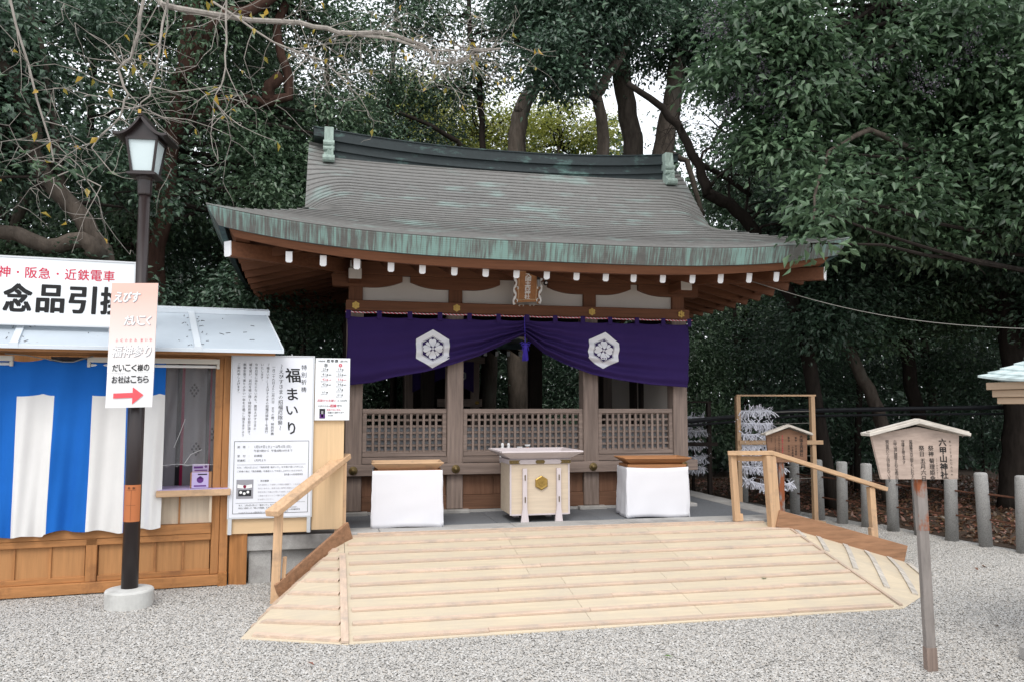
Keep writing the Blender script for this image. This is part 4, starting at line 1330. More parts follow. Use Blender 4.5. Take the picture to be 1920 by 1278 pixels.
obj('booth_floor', bbox(MB(), SL, .07, .1, -.01, 1.3, .14), bw, bo)
# roof: three sheets with folded seams, its right end cut askew
def rf(s, t, dz=0):                                    # t = 0 at the eave, 1 at the head
    return bp(s - .125 * t, -.36 + .96 * t, 2.042 + .40 * t + dz)
def roofpoly(s0, s1, t0, t1, z0, z1):
    return MB().hexa([rf(s0, t0, z0), rf(s1, t0, z0), rf(s1, t1, z0), rf(s0, t1, z0), rf(s0, t0, z1), rf(s1, t0, z1), rf(s1, t1, z1), rf(s0, t1, z1)])
sj = [SL, -2.98, -1.63, -.275, .415]
for a, b in zip(sj, sj[1:]):
    obj('roof_sheet', roofpoly(a + .002, b - .002, 0, 1, -.012, 0), M['roofsheet'], bo)
for s in sj[1:-1]:
    obj('roof_seam', roofpoly(s - .028, s + .028, -.006, 1, .001, .020), M['seam'], bo, bevel=.003)
    obj('seam_cap', roofpoly(s - .032, s + .032, -.018, -.007, -.022, .022), M['seam'], bo)
obj('eave_trim', roofpoly(SL, .418, -.014, -.001, -.024, .004), M['seam'], bo)
obj('ridge_trim', roofpoly(SL, .44, .985, 1.05, .002, .045), M['seam'], bo)
obj('end_trim', roofpoly(.404, .419, .002, .98, .001, .012), M['seam'], bo)
rr = random.Random(4)
def twig_litter():
    pos, nr = [], []
    mb = MB()
    for i in range(48):
        c = rr.choice((-.275, -.275, -1.63, 99))
        s = c + rr.choice((-1, 1)) * (.035 + abs(rr.gauss(0, .05))) if c != 99 else rr.uniform(-2.2, .35)
        t = rr.uniform(.05, .95)
        a = rr.uniform(0, 3.14); l = rr.uniform(.01, .045)
        p, q = rf(s, t, .004), rf(s + l * math.cos(a), t + l * math.sin(a), .005)
        mb.tube([p, q], .0022, 4)
    return mb
tag(obj('twig_litter', twig_litter(), M['barkdark'], None), 'dead twigs and needles lying on the grey booth roof', 'litter', kind='stuff')
# things in the booth: patterned hanging cloth, plastic film, tube lights, striped curtain
hc = thing('patterned_cloth', 'grey hanging cloth with dark sprays and crimson bands inside the booth', 'cloth', bp(-.6, .32, 1.4))
def hcp(s, z): return bp(s, .30 + .018 * math.sin(s * 23) + .012 * math.sin(s * 51 + 1), z)
obj('cloth', MB().grid([[hcp(-1.5 + 1.36 * i / 60, .83 + 1.16 * j / 8) for j in range(9)] for i in range(61)][::-1]), M['greycloth'], hc, smooth=True)
def on_cloth(s, z): p = hcp(s, z); return tuple(Vector(p) - BN * .006)
for s0, s1, mm in ((-.475, -.435, 'darkprint'), (-.435, -.41, 'crimson'), (-.225, -.195, 'darkprint'), (-.195, -.18, 'crimson'), (-1.05, -1.01, 'darkprint')):
    obj('band', MB().grid([[on_cloth(s0 + (s1 - s0) * i / 3, .84 + 1.14 * j / 6) for j in range(7)] for i in range(4)][::-1]), M[mm], hc)
for s, z in ((-.66, 1.38), (-.33, 1.70), (-.68, .92), (-.30, 1.17), (-.86, 1.20), (-.88, 1.72), (-.17, 1.30)):
    mb = MB()
    for (a, b) in ((0, .055), (-.018, .03), (.018, .03), (-.032, .004), (0, .008), (.032, .004), (-.018, -.022), (.018, -.022), (0, -.045)):
        mb.add([on_cloth(s + a + .010 * math.cos(t), z + b + .013 * math.sin(t)) for t in [R(60 * q) for q in range(6)]], [tuple(range(6))])
    obj('spray_print', mb, M['darkprint'], hc)
fm = thing('plastic_film', 'clear creased plastic film hung across the booth window above the counter', 'film', bp(-.35, .0, 1.9))
rows = []
for i in range(31):
    s = -.62 + .49 * i / 30
    rows.append([bp(s, .075 + .012 * math.sin(i * .9 + j * .5) + .006 * math.sin(j * 1.7 + i * .3), 1.90 - (.86 + .012 * math.sin(i * 1.3)) * j / 14) for j in range(15)])
obj('sheet', MB().grid(rows[::-1]), M['film'], fm, smooth=True)
mb = MB()
for pts in ([(-.615, 1.045), (-.52, 1.05), (-.44, 1.058), (-.35, 1.046), (-.25, 1.05), (-.14, 1.045)], [(-.47, 1.2), (-.42, 1.34), (-.385, 1.45)], [(-.38, 1.06), (-.33, 1.14), (-.24, 1.18)]):
    mb.tube([bp(s, .064, z) for s, z in pts], [.0016] * len(pts), 4)
obj('crease', mb, M['whiteink'], fm)
for k, (s0, s1, lab) in enumerate(((-1.155, -.11, 'cream tube light over the booth counter, partly behind the pink sign'), (-2.75, -1.70, 'cream tube light above the striped curtain, cut off by the photo edge'))):
    tl = thing('tube_light', lab, 'light', bp((s0 + s1) / 2, -.06, 1.93), 'tube lights on the booth')
    obj('housing', bbox(MB(), s0, -.075, 1.928, s1, -.02, 1.972), M['lightbody'], tl, bevel=.003)
    for s in (s0 + .012, s1 - .012):
        obj('socket', bbox(MB(), s - .012, -.072, 1.886, s + .012, -.03, 1.927), M['lightbody'], tl, bevel=.003)
    obj('tube', MB().tube([bp(s0 + .025, -.05, 1.905), bp(s1 - .025, -.05, 1.905)], .013, 10), M['tube'], tl, smooth=True)
cr = thing('striped_curtain', 'blue and white striped curtain hanging across the front of the booth', 'curtain', bp(-1.2, -.05, 1.9))
edges = [-2.95, -2.73, -2.46, -2.2, -1.93, -1.665, -1.385, -1.105, -.85, -.725, -.545]   # stripe borders
def stp(s, v):
    k = (s + 2.95) / .295
    top = 1.955 - .032 * abs(math.sin(math.pi * k)) ** .7 - (.0 if s < -.75 else (s + .75) * .35 * 0)
    bot = .525 + .012 * math.sin(s * 9) + .010 * math.sin(s * 23) - .012 * (s < -1.4)
    z = top + (bot - top) * v
    n = -.045 - .022 * v + (.006 + .020 * v) * math.sin(s * 25 + 1.4 * math.sin(v * 2.6)) + .008 * mnoise.noise((s * 5, v * 4, 2)) - .012 * math.sin(math.pi * k) ** 2 * (1 - v) ** 2
    n += .010 * math.sin(s * 57 + v * 4) * v
    sk = .02 * v * math.sin(s * 6)
    return bp(s + sk, n, z)
for i, (a, b) in enumerate(zip(edges, edges[1:])):
    blue = i % 2 == 0 if i < 8 else i % 2 == 0
    n = max(6, int((b - a) / .012))
    if blue:
        obj('blue_strip', MB().grid([[stp(a + (b - a) * k / n, j / 40) for j in range(41)] for k in range(n + 1)][::-1]), M['bluecloth'], cr, smooth=True)
    else:
        j0 = 8
        obj('white_strip', MB().grid([[stp(a + (b - a) * k / n, j / 40) for j in range(j0, 41)] for k in range(n + 1)][::-1]), M['palecloth'], cr, smooth=True)
        obj('blue_header', MB().grid([[stp(a + (b - a) * k / n, j / 40) for j in range(0, j0 + 1)] for k in range(n + 1)][::-1]), M['bluecloth'], cr, smooth=True)
cb = obj('slack_cable', MB().tube([bp(s, -.12 - .02 * math.sin(s * 5), z) for s, z in ((-1.75, 1.985), (-1.6, 1.975), (-1.5, 1.955), (-1.4, 1.94), (-1.33, 1.925), (-1.25, 1.925), (-1.2, 1.945), (-1.1, 1.975))], .005, 6), M['wire'], None, smooth=True)
tag(cb, 'pale slack cable drooping under the booth eave', 'cable')
# boxes on the counter
b1 = thing('small_box', 'cardboard box with lilac front print standing on the booth counter', 'box', bp(-.235, .02, .85), 'boxes on the booth counter')
obj('carton', bbox(MB(), -.325, .0, .851, -.15, .12, .985), M['cardboard'], b1, bevel=.003)
obj('front_card', bbox(MB(), -.312, -.006, .853, -.175, -.001, .988), M['lilac'], b1)
pr = Print(bp(-.2435, -.006, .92), BS, (0, 0, 1))
pr.rect(-.05, -.056, .05, -.044, 'deepviolet'); pr.rect(-.02, .044, .055, .054, 'black')
pr.disc(0, .002, .028, 'deepviolet', 12); pr.poly([(-.03, .012), (0, .036), (.03, .012)], 'deepviolet')
pr.done(b1, 'print')
b2 = thing('small_card', 'lilac price card standing behind the carton on the booth counter', 'card', bp(-.24, .1, .85), 'boxes on the booth counter')
obj('card', bbox(MB(), -.315, .10, .851, -.18, .106, 1.052), M['lilac'], b2)
pr = Print(bp(-.2475, .10, 1.02), BS, (0, 0, 1))
pr.rect(-.056, -.006, .02, .012, 'deepviolet'); pr.rect(-.05, -.028, .055, -.018, 'deepviolet'); pr.disc(.043, .010, .012, 'deepviolet', 10)
pr.done(b2, 'print')

# big sign above the booth roof
sg = thing('roof_sign', 'long white signboard with red and black lettering standing on the booth roof', 'sign', bp(-1.7, -.1, 2.2))
n0 = -.04
s1_, s0_ = -.825, -2.95
obj('board', bbox(MB(), s0_, n0, 2.235, s1_, n0 + .02, 2.785), M['signwhite'], sg)
fr = MB()
bbox(fr, s0_ - .012, n0 - .006, 2.223, s1_ + .012, n0 + .026, 2.236); bbox(fr, s0_ - .012, n0 - .006, 2.784, s1_ + .012, n0 + .026, 2.797)
bbox(fr, s1_, n0 - .006, 2.237, s1_ + .012, n0 + .026, 2.783); bbox(fr, s0_ - .012, n0 - .006, 2.237, s0_, n0 + .026, 2.783)
obj('frame', fr, M['alu'], sg)
for s in (-2.8, -2.0, -1.0):
    obj('strut', MB().beam(bp(s, n0 + .05, 2.12), bp(s, n0 + .05, 2.75), .03, .03, (0, 1, 0)), M['alu'], sg)
pr = Print(bp(s1_, n0, 2.235), BS, (0, 0, 1))
for i, ch in enumerate('阪神・阪急・近鉄電車'[::-1]):
    if ch == '・': pr.disc(-.196 - .0975 * i, .428, .009, 'red', 12)
    else: pr.text(ch, -.196 - .0975 * i, .428, .086, .092, 'red', .012, 2)
for i, ch in enumerate('記念品引換'[::-1]):
    pr.text(ch, -.150 - .240 * i, .215, .195, .225, 'black', .040, 2, shear=.02)
pr.done(sg)

# ------------------------------------------------------------------ notice boards beside the booth
YN = 7.45
nb = thing('notice_board', 'tall white notice board covered with Japanese festival text beside the booth', 'notice board', (-.48, YN, .5))
nx0, nx1, nz0, nz1 = -.83, -.137, .592, 2.0
obj('board', MB().box(nx0, YN, nz0, nx1, YN + .018, nz1), M['notice'], nb)
fr = MB()
fr.box(nx0 - .012, YN - .004, nz0 - .012, nx1 + .012, YN + .022, nz0 - .001).box(nx0 - .012, YN - .004, nz1 + .001, nx1 + .012, YN + .022, nz1 + .012)
fr.box(nx0 - .012, YN - .004, nz0 - .0005, nx0 - .001, YN + .022, nz1 + .0005).box(nx1 + .001, YN - .004, nz0 - .0005, nx1 + .012, YN + .022, nz1 + .0005)
obj('frame', fr, M['alu'], nb)
for x in (nx0 - .004, nx1 - .03):
    obj('foot', MB().box(x, YN - .004, .445, x + .032, YN + .012, nz0 - .013), M['alu'], nb)
pr = Print((nx0, YN, nz0), (1, 0, 0), (0, 0, 1))
Wn, Hn = nx1 - nx0, nz1 - nz0
def V(f): return Hn * (1 - f)                          # fraction from the top
pr.col('特別祈祷', Wn * .885, V(.048), .050, .066, bold=.0)
for ch, f, hh, ww in (('福', .115, .125, .125), ('ま', .235, .105, .085), ('い', .338, .075, .095), ('り', .450, .105, .060)):
    pr.text(ch, Wn * .745, V(f), ww, hh, 'black', .022, 2, shear=-.12)
pr.col('～えびすさまの招福厄除祭～', Wn * .60, V(.045), .044, .0455, bold=.004)
for k, (t, top) in enumerate((('一月二十九日より二月六日 までの間、特別祈祷', .055), ('『福まいり』―えびすさまの招福厄除祭―を斎行', .042), ('いたします。', .042), ('今年厄年に当たらない方も、是非えびすさまの', .042),
                              ('福を受け、災厄を祓い除く特別祈祷をお受け頂き、', .042), ('無事安泰で実りの多い一年をお過ごし頂きますよう', .042), ('ご案内申し上げます。', .042))):
    pr.col(t, Wn * (.505 - .0715 * k), V(top), .027, .0282, bold=.0, res=1)
pr.frame(Wn * .045, Hn * .022, Wn * .965, Hn * .470, .0035)
def line(t, fx, f, size, **k): pr.row(t, Wn * fx, V(f), size, bold=k.pop('bold', -.002), **k)
line('期　間　：', .085, .572, .0225); line('1月29日(土)～2月6日(日)', .285, .572, .0270)
line('午前9時から 午後4時30分まで', .285, .597, .0240)
line('受　付　：　祈祷殿', .085, .628, .0235); line('祈祷料　：　1万円より', .085, .656, .0235)
pr.rect(Wn * .085, V(.676) - .001, Wn * .93, V(.676) + .001)
line('なお、1月29日(土)に「特別祈祷 福まいり」をお受け頂いた方には、', .085, .698, .0185)
line('ご祈祷の後に「清白御膳」を直会としてお召し上がりいただきます。', .085, .722, .0185)
line('【先着100名様限定】', .65, .745, .0185)
px0, py0, px1, py1 = Wn * .085, V(.885), Wn * .29, V(.768)
pr.rect(px0, py0, px1, py1, 'photo_grey')
for s in (Print,):
    q = Print((nx0, YN, nz0), (1, 0, 0), (0, 0, 1), .003)
    q.rect(px0 + .018, py0 + .022, px1 - .016, py0 + .075, 'photo_black')
    q.poly([(px0 + .008, py0 + .095), (px0 + .062, py0 + .088), (px0 + .066, py0 + .115), (px0 + .01, py0 + .125)], 'whiteink')
    q.poly([(px0 + .08, py0 + .088), (px0 + .132, py0 + .096), (px0 + .13, py0 + .125), (px0 + .078, py0 + .115)], 'whiteink')
    q.done(nb, 'photo_detail')
    q = Print((nx0, YN, nz0), (1, 0, 0), (0, 0, 1), .004)
    for a, b in ((.038, .055), (.068, .045), (.098, .057)): q.disc(px0 + a, py0 + b, .012, 'whiteink', 10)
    q.disc(px0 + .07, py0 + .105, .014, 'crimson', 10)
    q.done(nb, 'photo_detail')
line('・ 清白御膳 ・', .33, .782, .0185)
for k, t in enumerate(('白を基調として調製した特別の御膳で、これは古来、神事', '斎行にあたり、清浄な白い食物を直会に心身を整えた故事', '縁起を担いで選んだ茶にも由来したものです。新しい年を', 'ご家族の皆さんとこの膳をお召し上がりいただき', 'をお祝いください。')):
    line(t, .345, .806 + .0225 * k, .0165, m='greyink')
pr.rect(Wn * .08, V(.912) - .001, Wn * .93, V(.912) + .001)
line('また、2月6日(日)に「福まいり」をお受け頂いた方には、', .115, .931, .0175)
line('特別に調製した「福よせ雛膳」を直会としてお召し上がり頂きます。', .115, .948, .0165)
line('【先着100名様限定】', .65, .962, .0165)
line('※コロナウイルスの感染状況により中止する場合がございます。', .115, .975, .0150)
pr.done(nb)
pk = thing('plywood_screen', 'bare plywood sheet standing below and behind the tall notice board', 'panel', (-.48, 7.5, .45))
obj('sheet', MB().box(-.845, YN + .024, .448, -.135, YN + .036, 1.9), wood('plywall', 'x'), pk)
ps = thing('plywood_screen', 'narrow plywood screen behind the handrail, under the small calendar notice', 'panel', (0, 7.5, .45))
obj('sheet', MB().box(-.128, YN + .026, .462, .145, YN + .038, 1.95), wood('plywall', 'z'), ps)
obj('edge_post', MB().box(.108, YN + .040, .425, .145, YN + .075, 1.93), wood('rail', 'z'), ps)
sk = thing('wood_skirt', 'brown wooden board closing the gap between the booth and granite platform', 'panel', (-.75, 7.5, 0))
obj('board', MB().hexa([bp(.012, .0, .0), (-.672, 7.482, 0), (-.672, 7.496, 0), bp(.012, .02, 0), bp(.012, .0, .45), (-.672, 7.482, .45), (-.672, 7.496, .45), bp(.012, .02, .45)]), wood('skirt', 'z'), sk)
sn = thing('calendar_notice', 'small white notice with two columns of ages, beside the tall notice board', 'notice', (.02, YN, 1.44))
ax0, ax1, az0, az1 = -.118, .188, 1.435, 1.995
obj('board', MB().box(ax0, YN - .004, az0, ax1, YN + .02, az1), M['signwhite'], sn)
pr = Print((ax0, YN - .004, az0), (1, 0, 0), (0, 0, 1))
Wa, Ha = ax1 - ax0, az1 - az0
def A(f): return Ha * (1 - f)
pr.row('令和四年', .022, A(.06), .016); pr.row('厄年表', .095, A(.065), .030, .036, bold=.03); pr.row('(数え年)', .215, A(.06), .018)
pr.disc(Wa * .30, A(.115), .016, 'black', 18, .013); pr.text('男', Wa * .30, A(.115), .018, .018, 'black', .02)
pr.disc(Wa * .72, A(.115), .016, 'red', 18); 
q = Print((ax0, YN - .004, az0), (1, 0, 0), (0, 0, 1), .003); q.text('女', Wa * .72, A(.115), .018, .018, 'whiteink', .02); q.done(sn)
for f, a, b, mm in ((.195, '25', '19', 'black'), (.278, '41', '32', 'black'), (.360, '42', '33', 'red'), (.440, '43', '34', 'black'), (.522, '', '37', 'black'), (.565, '61', '', 'black'), (.605, '', '61', 'black')):
    for t, x in ((a, .20), (b, .64)):
        if t:
            pr.row(t, Wa * x, A(f), .030, m=mm, bold=.004); pr.row('歳', Wa * x + .036, A(f), .017, m=mm); pr.row('前厄' if t in ('41', '32') else ('後厄' if t in ('43', '34') else ('大厄' if t in ('42', '33') else '')), Wa * x + .057, A(f), .012, m=mm)
            pr.row('生まれの方', Wa * (x - .04), A(f + .026), .012, m='greyink')
for f in (.155, .235, .318, .40):
    pr.rect(Wa * .08, A(f + .0) - .0006 + .012, Wa * .92, A(f) + .012, 'greyink')
pr.row('厄除けのお祓い', .022, A(.70), .024, m='red'); pr.row('5,000円', .20, A(.70), .022)
pr.row('えびすさまの', .028, A(.785), .018); pr.row('厄除', .135, A(.787), .028, m='red', bold=.03); pr.row('守り', .196, A(.785), .024)
pr.rect(.042, A(.97), .092, A(.815), 'photo_black')
q = Print((ax0, YN - .004, az0), (1, 0, 0), (0, 0, 1), .003)
q.rect(.046, A(.965), .088, A(.90), 'deepviolet'); q.rect(.058, A(.95), .076, A(.85), 'greyink'); q.done(sn, 'photo_detail')
pr.row('厄年でない方も', .105, A(.845), .018, m='red'); pr.row('厄難から御守ります', .115, A(.888), .016); pr.row('800円', .12, A(.935), .016)
pr.done(sn)

# ------------------------------------------------------------------ street lamp with its plate, and the pink direction sign
lx, ly = -1.488, 6.90
lp = thing('street_lamp', 'dark brown lamp post with roofed lantern on round concrete foot', 'lamp post', (lx, ly, 0))
obj('concrete_foot', MB().lathe((lx, ly, 0), [(.176, 0), (.178, .125), (.170, .140), (.05, .148)], 40), M['concrete'], lp, bevel=.004)
obj('pole', MB().lathe((lx, ly, .145), [(.062, 0), (.062, 1.55), (.0455, 1.57), (.0445, 3.12)], 24), M['lampbrown'], lp, smooth=False)
for p in [lp.children[-1]]:
    p.data.shade_smooth()
obj('collar', MB().lathe((lx, ly, 3.262), [(.050, 0), (.054, .01), (.058, .12), (.066, .135), (.068, .14), (.068, .152), (.03, .153)], 20), M['lampbrown'], lp)
LR = R(-6)
def lt(x, y, z):
    return (lx + x * math.cos(LR) - y * math.sin(LR), ly + x * math.sin(LR) + y * math.cos(LR), z)
z0, z1, w0, w1 = 3.425, 3.705, .080, .116
obj('tray', MB().hexa([lt(-w0 - .03, -w0 - .03, z0 - .012), lt(w0 + .03, -w0 - .03, z0 - .012), lt(w0 + .03, w0 + .03, z0 - .012), lt(-w0 - .03, w0 + .03, z0 - .012), lt(-w0 - .03, -w0 - .03, z0 + .006), lt(w0 + .03, -w0 - .03, z0 + .006), lt(w0 + .03, w0 + .03, z0 + .006), lt(-w0 - .03, w0 + .03, z0 + .006)]), M['lampbrown'], lp)
cs = [(-1, -1), (1, -1), (1, 1), (-1, 1)]
for i, (a, b) in enumerate(cs):
    c, d = cs[(i + 1) % 4]
    obj('pane', MB().prism([lt(a * (w0 - .006), b * (w0 - .006), z0 + .008), lt(c * (w0 - .006), d * (w0 - .006), z0 + .008), lt(c * (w1 - .006), d * (w1 - .006), z1), lt(a * (w1 - .006), b * (w1 - .006), z1)], tuple((Vector(lt(a + c, b + d, 0)) - Vector(lt(0, 0, 0))) * -.0015)), M['frost'], lp)
    obj('corner_bar', MB().beam(lt(a * w0, b * w0, z0), lt(a * w1, b * w1, z1), .018, .018, (0, 1, 0)), M['lampbrown'], lp)
    obj('head_rail', MB().beam(lt(a * w1, b * w1, z1), lt(c * w1, d * w1, z1), .02, .025), M['lampbrown'], lp)
    obj('foot_rail', MB().beam(lt(a * w0, b * w0, z0 + .012), lt(c * w0, d * w0, z0 + .012), .016, .02), M['lampbrown'], lp)
# curved gable roof, ridge running front to back
rows, n = [], 20
for k in range(n + 1):
    u = -1 + 2 * k / n
    rows.append((u * .205, z1 + .172 * (1 - abs(u)) ** 1.9 - .008 + .030 * abs(u) ** 3))
obj('lamp_roof', MB().grid([[lt(x, y, z) for y in (-.175, -.09, 0, .09, .175)] for x, z in rows]), M['lampbrown'], lp, thick=.016)
for y in (-.12, .12):
    g = [(x, z) for x, z in rows if abs(x) <= .124]
    obj('gable', MB().prism([lt(x, y, max(z - .012, z1 + .004)) for x, z in g] + [lt(.124, y, z1 + .002), lt(-.124, y, z1 + .002)], tuple(Vector(lt(0, .006, 0)) - Vector(lt(0, 0, 0)))), M['lampbrown'], lp)
mb = MB()
for sgn in (-1, 1):
    for i in range(9):
        y = -.16 + .32 * i / 8
        mb.tube([lt(sgn * abs(x), y, z + .010) for x, z in rows if x * sgn >= .0], .007, 5)
obj('roof_ribs', mb, M['lampbrown'], lp)
obj('roof_ridge', MB().beam(lt(0, -.188, z1 + .178), lt(0, .188, z1 + .178), .03, .03), M['lampbrown'], lp)
obj('ridge_end', MB().beam(lt(0, -.195, z1 + .192), lt(0, -.18, z1 + .192), .022, .03), M['gold'], lp)
pl = thing('dedication_plate', 'orange copper dedication plate wrapped round the lamp post', 'plate', (lx, ly - .07, .8))
rows = []
for i in range(13):
    a = R(-90 - 68 + 136 * i / 12)
    rows.append([(lx + .0640 * math.cos(a), ly + .0640 * math.sin(a), z) for z in (.66, .945)])
obj('plate', MB().grid(rows), M['copperplate'], pl, thick=.002)
pr = Print((lx, ly - .0665, .66), (1, 0, 0), (0, 0, 1))
pr.text('奉', -.018, .262, .018, .018, 'black', .01); pr.text('献', .018, .262, .018, .018, 'black', .01)
pr.rect(-.0008, .01, .0008, .245, 'black'); pr.rect(-.034, .128, .034, .1295, 'black'); pr.rect(-.034, .246, .034, .2475, 'black')
pr.done(pl)
ds_ = thing('direction_sign', 'tall pink and white direction sign with red arrow fixed to the lamp post', 'sign', (-1.5, 6.7, 1.5))
yd = 6.78; rot = R(0)
dx0, dx1, dz0, dz1 = -1.687, -1.345, 1.545, 2.515
SD = Vector((1, 0.0, .04)).normalized(); UD = Vector((-.0, 0, 1))
def dpt(a, b, c=0): return tuple(Vector((dx0, yd, dz0)) + Vector((1, -.05, .025)).normalized() * a + Vector((.012, 0, 1)) * b + Vector((.05, 1, 0)).normalized() * c)
Wd, Hd = dx1 - dx0, .975
obj('board', MB().hexa([dpt(0, 0), dpt(Wd, 0), dpt(Wd, 0, .012), dpt(0, 0, .012), dpt(0, Hd), dpt(Wd, Hd), dpt(Wd, Hd, .012), dpt(0, Hd, .012)]), M['white'], ds_)
def pink_mat():
    m = bpy.data.materials.new('pink_graded_print'); m.use_nodes = True
    n, l = m.node_tree.nodes, m.node_tree.links
    b = n['Principled BSDF']; b.inputs['Roughness'].default_value = .5
    tc = n.new('ShaderNodeTexCoord'); sp = n.new('ShaderNodeSeparateXYZ'); l.new(tc.outputs['Object'], sp.inputs[0])
    mr = n.new('ShaderNodeMapRange'); mr.inputs['From Min'].default_value = 1.84; mr.inputs['From Max'].default_value = 2.45
    l.new(sp.outputs[2], mr.inputs[0])
    mx = n.new('ShaderNodeMix'); mx.data_type = 'RGBA'; mx.inputs[6].default_value = (.80, .80, .80, 1); mx.inputs[7].default_value = (.80, .49, .42, 1)
    l.new(mr.outputs[0], mx.inputs[0]); l.new(mx.outputs[2], b.inputs['Base Color'])
    return m
M['pink'] = pink_mat()
pr = Print(dpt(0, 0), Vector((1, -.05, .025)), Vector((.012, 0, 1)), .002)
pr.rect(0, Hd * .28, Wd, Hd, 'pink')
pr.done(ds_, 'print')
pr = Print(dpt(0, 0), Vector((1, -.05, .025)), Vector((.012, 0, 1)), .004)
D = lambda f: Hd * (1 - f)
for dx, mm in ((.004, 'greyink'), (0, 'whiteink')):
    if mm == 'whiteink': pr.done(ds_); pr = Print(dpt(0, 0), Vector((1, -.05, .025)), Vector((.012, 0, 1)), .0055)
    for i, ch in enumerate('えびす'): pr.text(ch, .055 + .064 * i + dx, D(.115) - dx, .056, .078, mm, .035, 2, shear=.15)
    for i, ch in enumerate('だいこく'): pr.text(ch, .135 + .050 * i + dx, D(.305) - dx, .050 if ch != 'く' else .034, .070, mm, .035, 2, shear=.15)
    for i, ch in enumerate('福神参り'): pr.text(ch, .065 + .076 * i + dx, D(.548) - dx, .070 if ch != 'り' else .042, .088, mm, .022, 2, shear=.12)
for i, ch in enumerate('ふくのかみまいり'): pr.text(ch, .060 + .034 * i + (.012 if i > 4 else 0), D(.462), .017, .024, 'red', .0, 1)
for i, ch in enumerate('だいこく様の'): pr.text(ch, .058 + .046 * i, D(.682), .040, .052, 'black', .022, 2)
for i, ch in enumerate('お社はこちら'): pr.text(ch, .058 + .046 * i, D(.775), .040, .054, 'black', .022, 2)
pr.text('やしろ', .10, D(.731), .036, .009, 'greyink', 0, 1)
pr.poly([(.055, D(.925)), (.055, D(.885)), (.195, D(.882)), (.195, D(.838)), (.275, D(.902)), (.195, D(.975)), (.195, D(.921))], 'redarrow')
pr.done(ds_)
for z in (1.95, 2.35):
    obj('strap', MB().lathe((lx, ly, z), [(.063, 0), (.064, .012)], 20), M['alu'], ds_)
obj('back_bar', MB().box(lx - .02, yd + .014, 1.7, lx + .02, ly - .055, 2.45), M['alu'], ds_)

# ------------------------------------------------------------------ wooden roofed signboards
def roofed_sign(base, top_w, bot_w, zb, zt, zpk, x_off, yaw, tilt, label, mboard, mpost, pw, post_off, name='shrine_signboard'):
    t = thing(name, label, 'sign', base)
    b = Vector(base)
    rx = Vector((math.cos(yaw), math.sin(yaw), 0)); nx_ = Vector((-math.sin(yaw), math.cos(yaw), 0)); uz = Vector((math.sin(tilt), 0, math.cos(tilt)))
    def p(x, z, d=0): return b + rx * x + uz * z + nx_ * d
    o = x_off
    fr_ = [(o - bot_w / 2 + .012, zb), (o + bot_w / 2, zb), (o + top_w / 2 - .012, zt), (o + .01, zpk), (o - top_w / 2, zt)]
    obj('board', MB().prism([p(x, z) for x, z in fr_], nx_ * .024), mboard, t)
    for s in (-1, 1):
        e = p(o + s * (top_w / 2 + .032), zt + .004, .012)
        pk_ = p(o, zpk + .030, .012)
        obj('roof_board', MB().beam(pk_ - Vector((0, 0, .0)), e, .13, .018, (0, 0, 1)), wood('signroof', 'x'), t, bevel=.002)
        obj('roof_lath', MB().beam(pk_ + Vector((0, 0, .015)) - nx_ * .03, e + (pk_ - e) * .015 + Vector((0, 0, .013)) - nx_ * .03, .05, .010, (0, 0, 1)), wood('signroof', 'x'), t)
    obj('post', MB().beam(p(post_off, -.05, .046), p(post_off, zt, .046), pw, pw * .8, tuple(nx_)), mpost, t, bevel=.003)
    return t, p, rx, uz, nx_
mred = mat('flaked_red_post', (.24, .215, .20), .85, 0, .25, (14, 14, 2), 2, spots=((.27, .085, .035), 1.6, .50, .04, (3, 3, 1.5)))
t, p, rx, uz, nx_ = roofed_sign((3.485, 4.144, 0), .535, .465, 1.125, 1.385, 1.435, -.028, R(-13), R(-1.2), 'pale roofed wooden signboard on a flaking post standing in the gravel', wood('signwood', 'x'), mat('grey_post', (.24, .215, .20), .85, 0, .25, (14, 14, 2), 2), .056, .0)
obj('painted_head', MB().beam(p(0, .82, .0455), p(0, 1.124, .0455), .058, .047, tuple(nx_)), mred, t)
obj('post_foot', MB().beam(p(0, -.01, .0455), p(0, .14, .0455), .061, .050, tuple(nx_)), wood('weathered', 'z'), t)
pr = Print(p(0, 0), rx, uz)
pr.col('六甲山神社', .125, 1.366, .0475, .0482, bold=.030, res=2); pr.col('ろっこうさんじんじゃ', .170, 1.355, .016, .0215, m='oldink' if 'oldink' in M else 'black')
pr.col('祭神', .053, 1.325, .034, .034, bold=.006); pr.col('菊理姫命', .055, 1.250, .034, .0345, bold=.006); pr.col('くくりひめのみこと', .084, 1.25, .010, .0135)
pr.col('祭日', -.002, 1.325, .034, .034, bold=.006); pr.col('五月六日', .002, 1.250, .034, .0345, bold=.006)
for k, s in enumerate(('菊理媛命は白山姫ともいわれる山の', '守護する神さまです', '六甲山頂に鎮座する石の宝殿の旧社の', '御分霊がいつの頃か祭られています')):
    pr.col(s, -.064 - .047 * k, 1.358, .0215, .0156, bold=.004, m='greyink' if 0 else 'black')
pr.done(t)
t, p, rx, uz, nx_ = roofed_sign((4.97, 8.05, 0), .50, .46, .945, 1.245, 1.315, .0, R(-4), R(.8), 'dark old roofed signboard in front of the paper strip rack by the right handrail', wood('oldsign', 'x'), mred, .062, -.06)
pr = Print(p(0, 0), rx, uz)
pr.col('大国主西神社', .165, 1.245, .042, .040, bold=.01); pr.col('祭神 大己貴命', .10, 1.225, .026, .030); pr.col('少名彦命', .06, 1.12, .026, .030); pr.col('祭日 五月十一日', .015, 1.225, .026, .030)
pr.col('平安時代の延喜式に', -.06, 1.24, .018, .0245, m='red')
for k, s in enumerate(('式内社に列せられる古社', 'として古くより崇敬され', 'ています')):
    pr.col(s, -.10 - .045 * k, 1.24, .018, .0205)
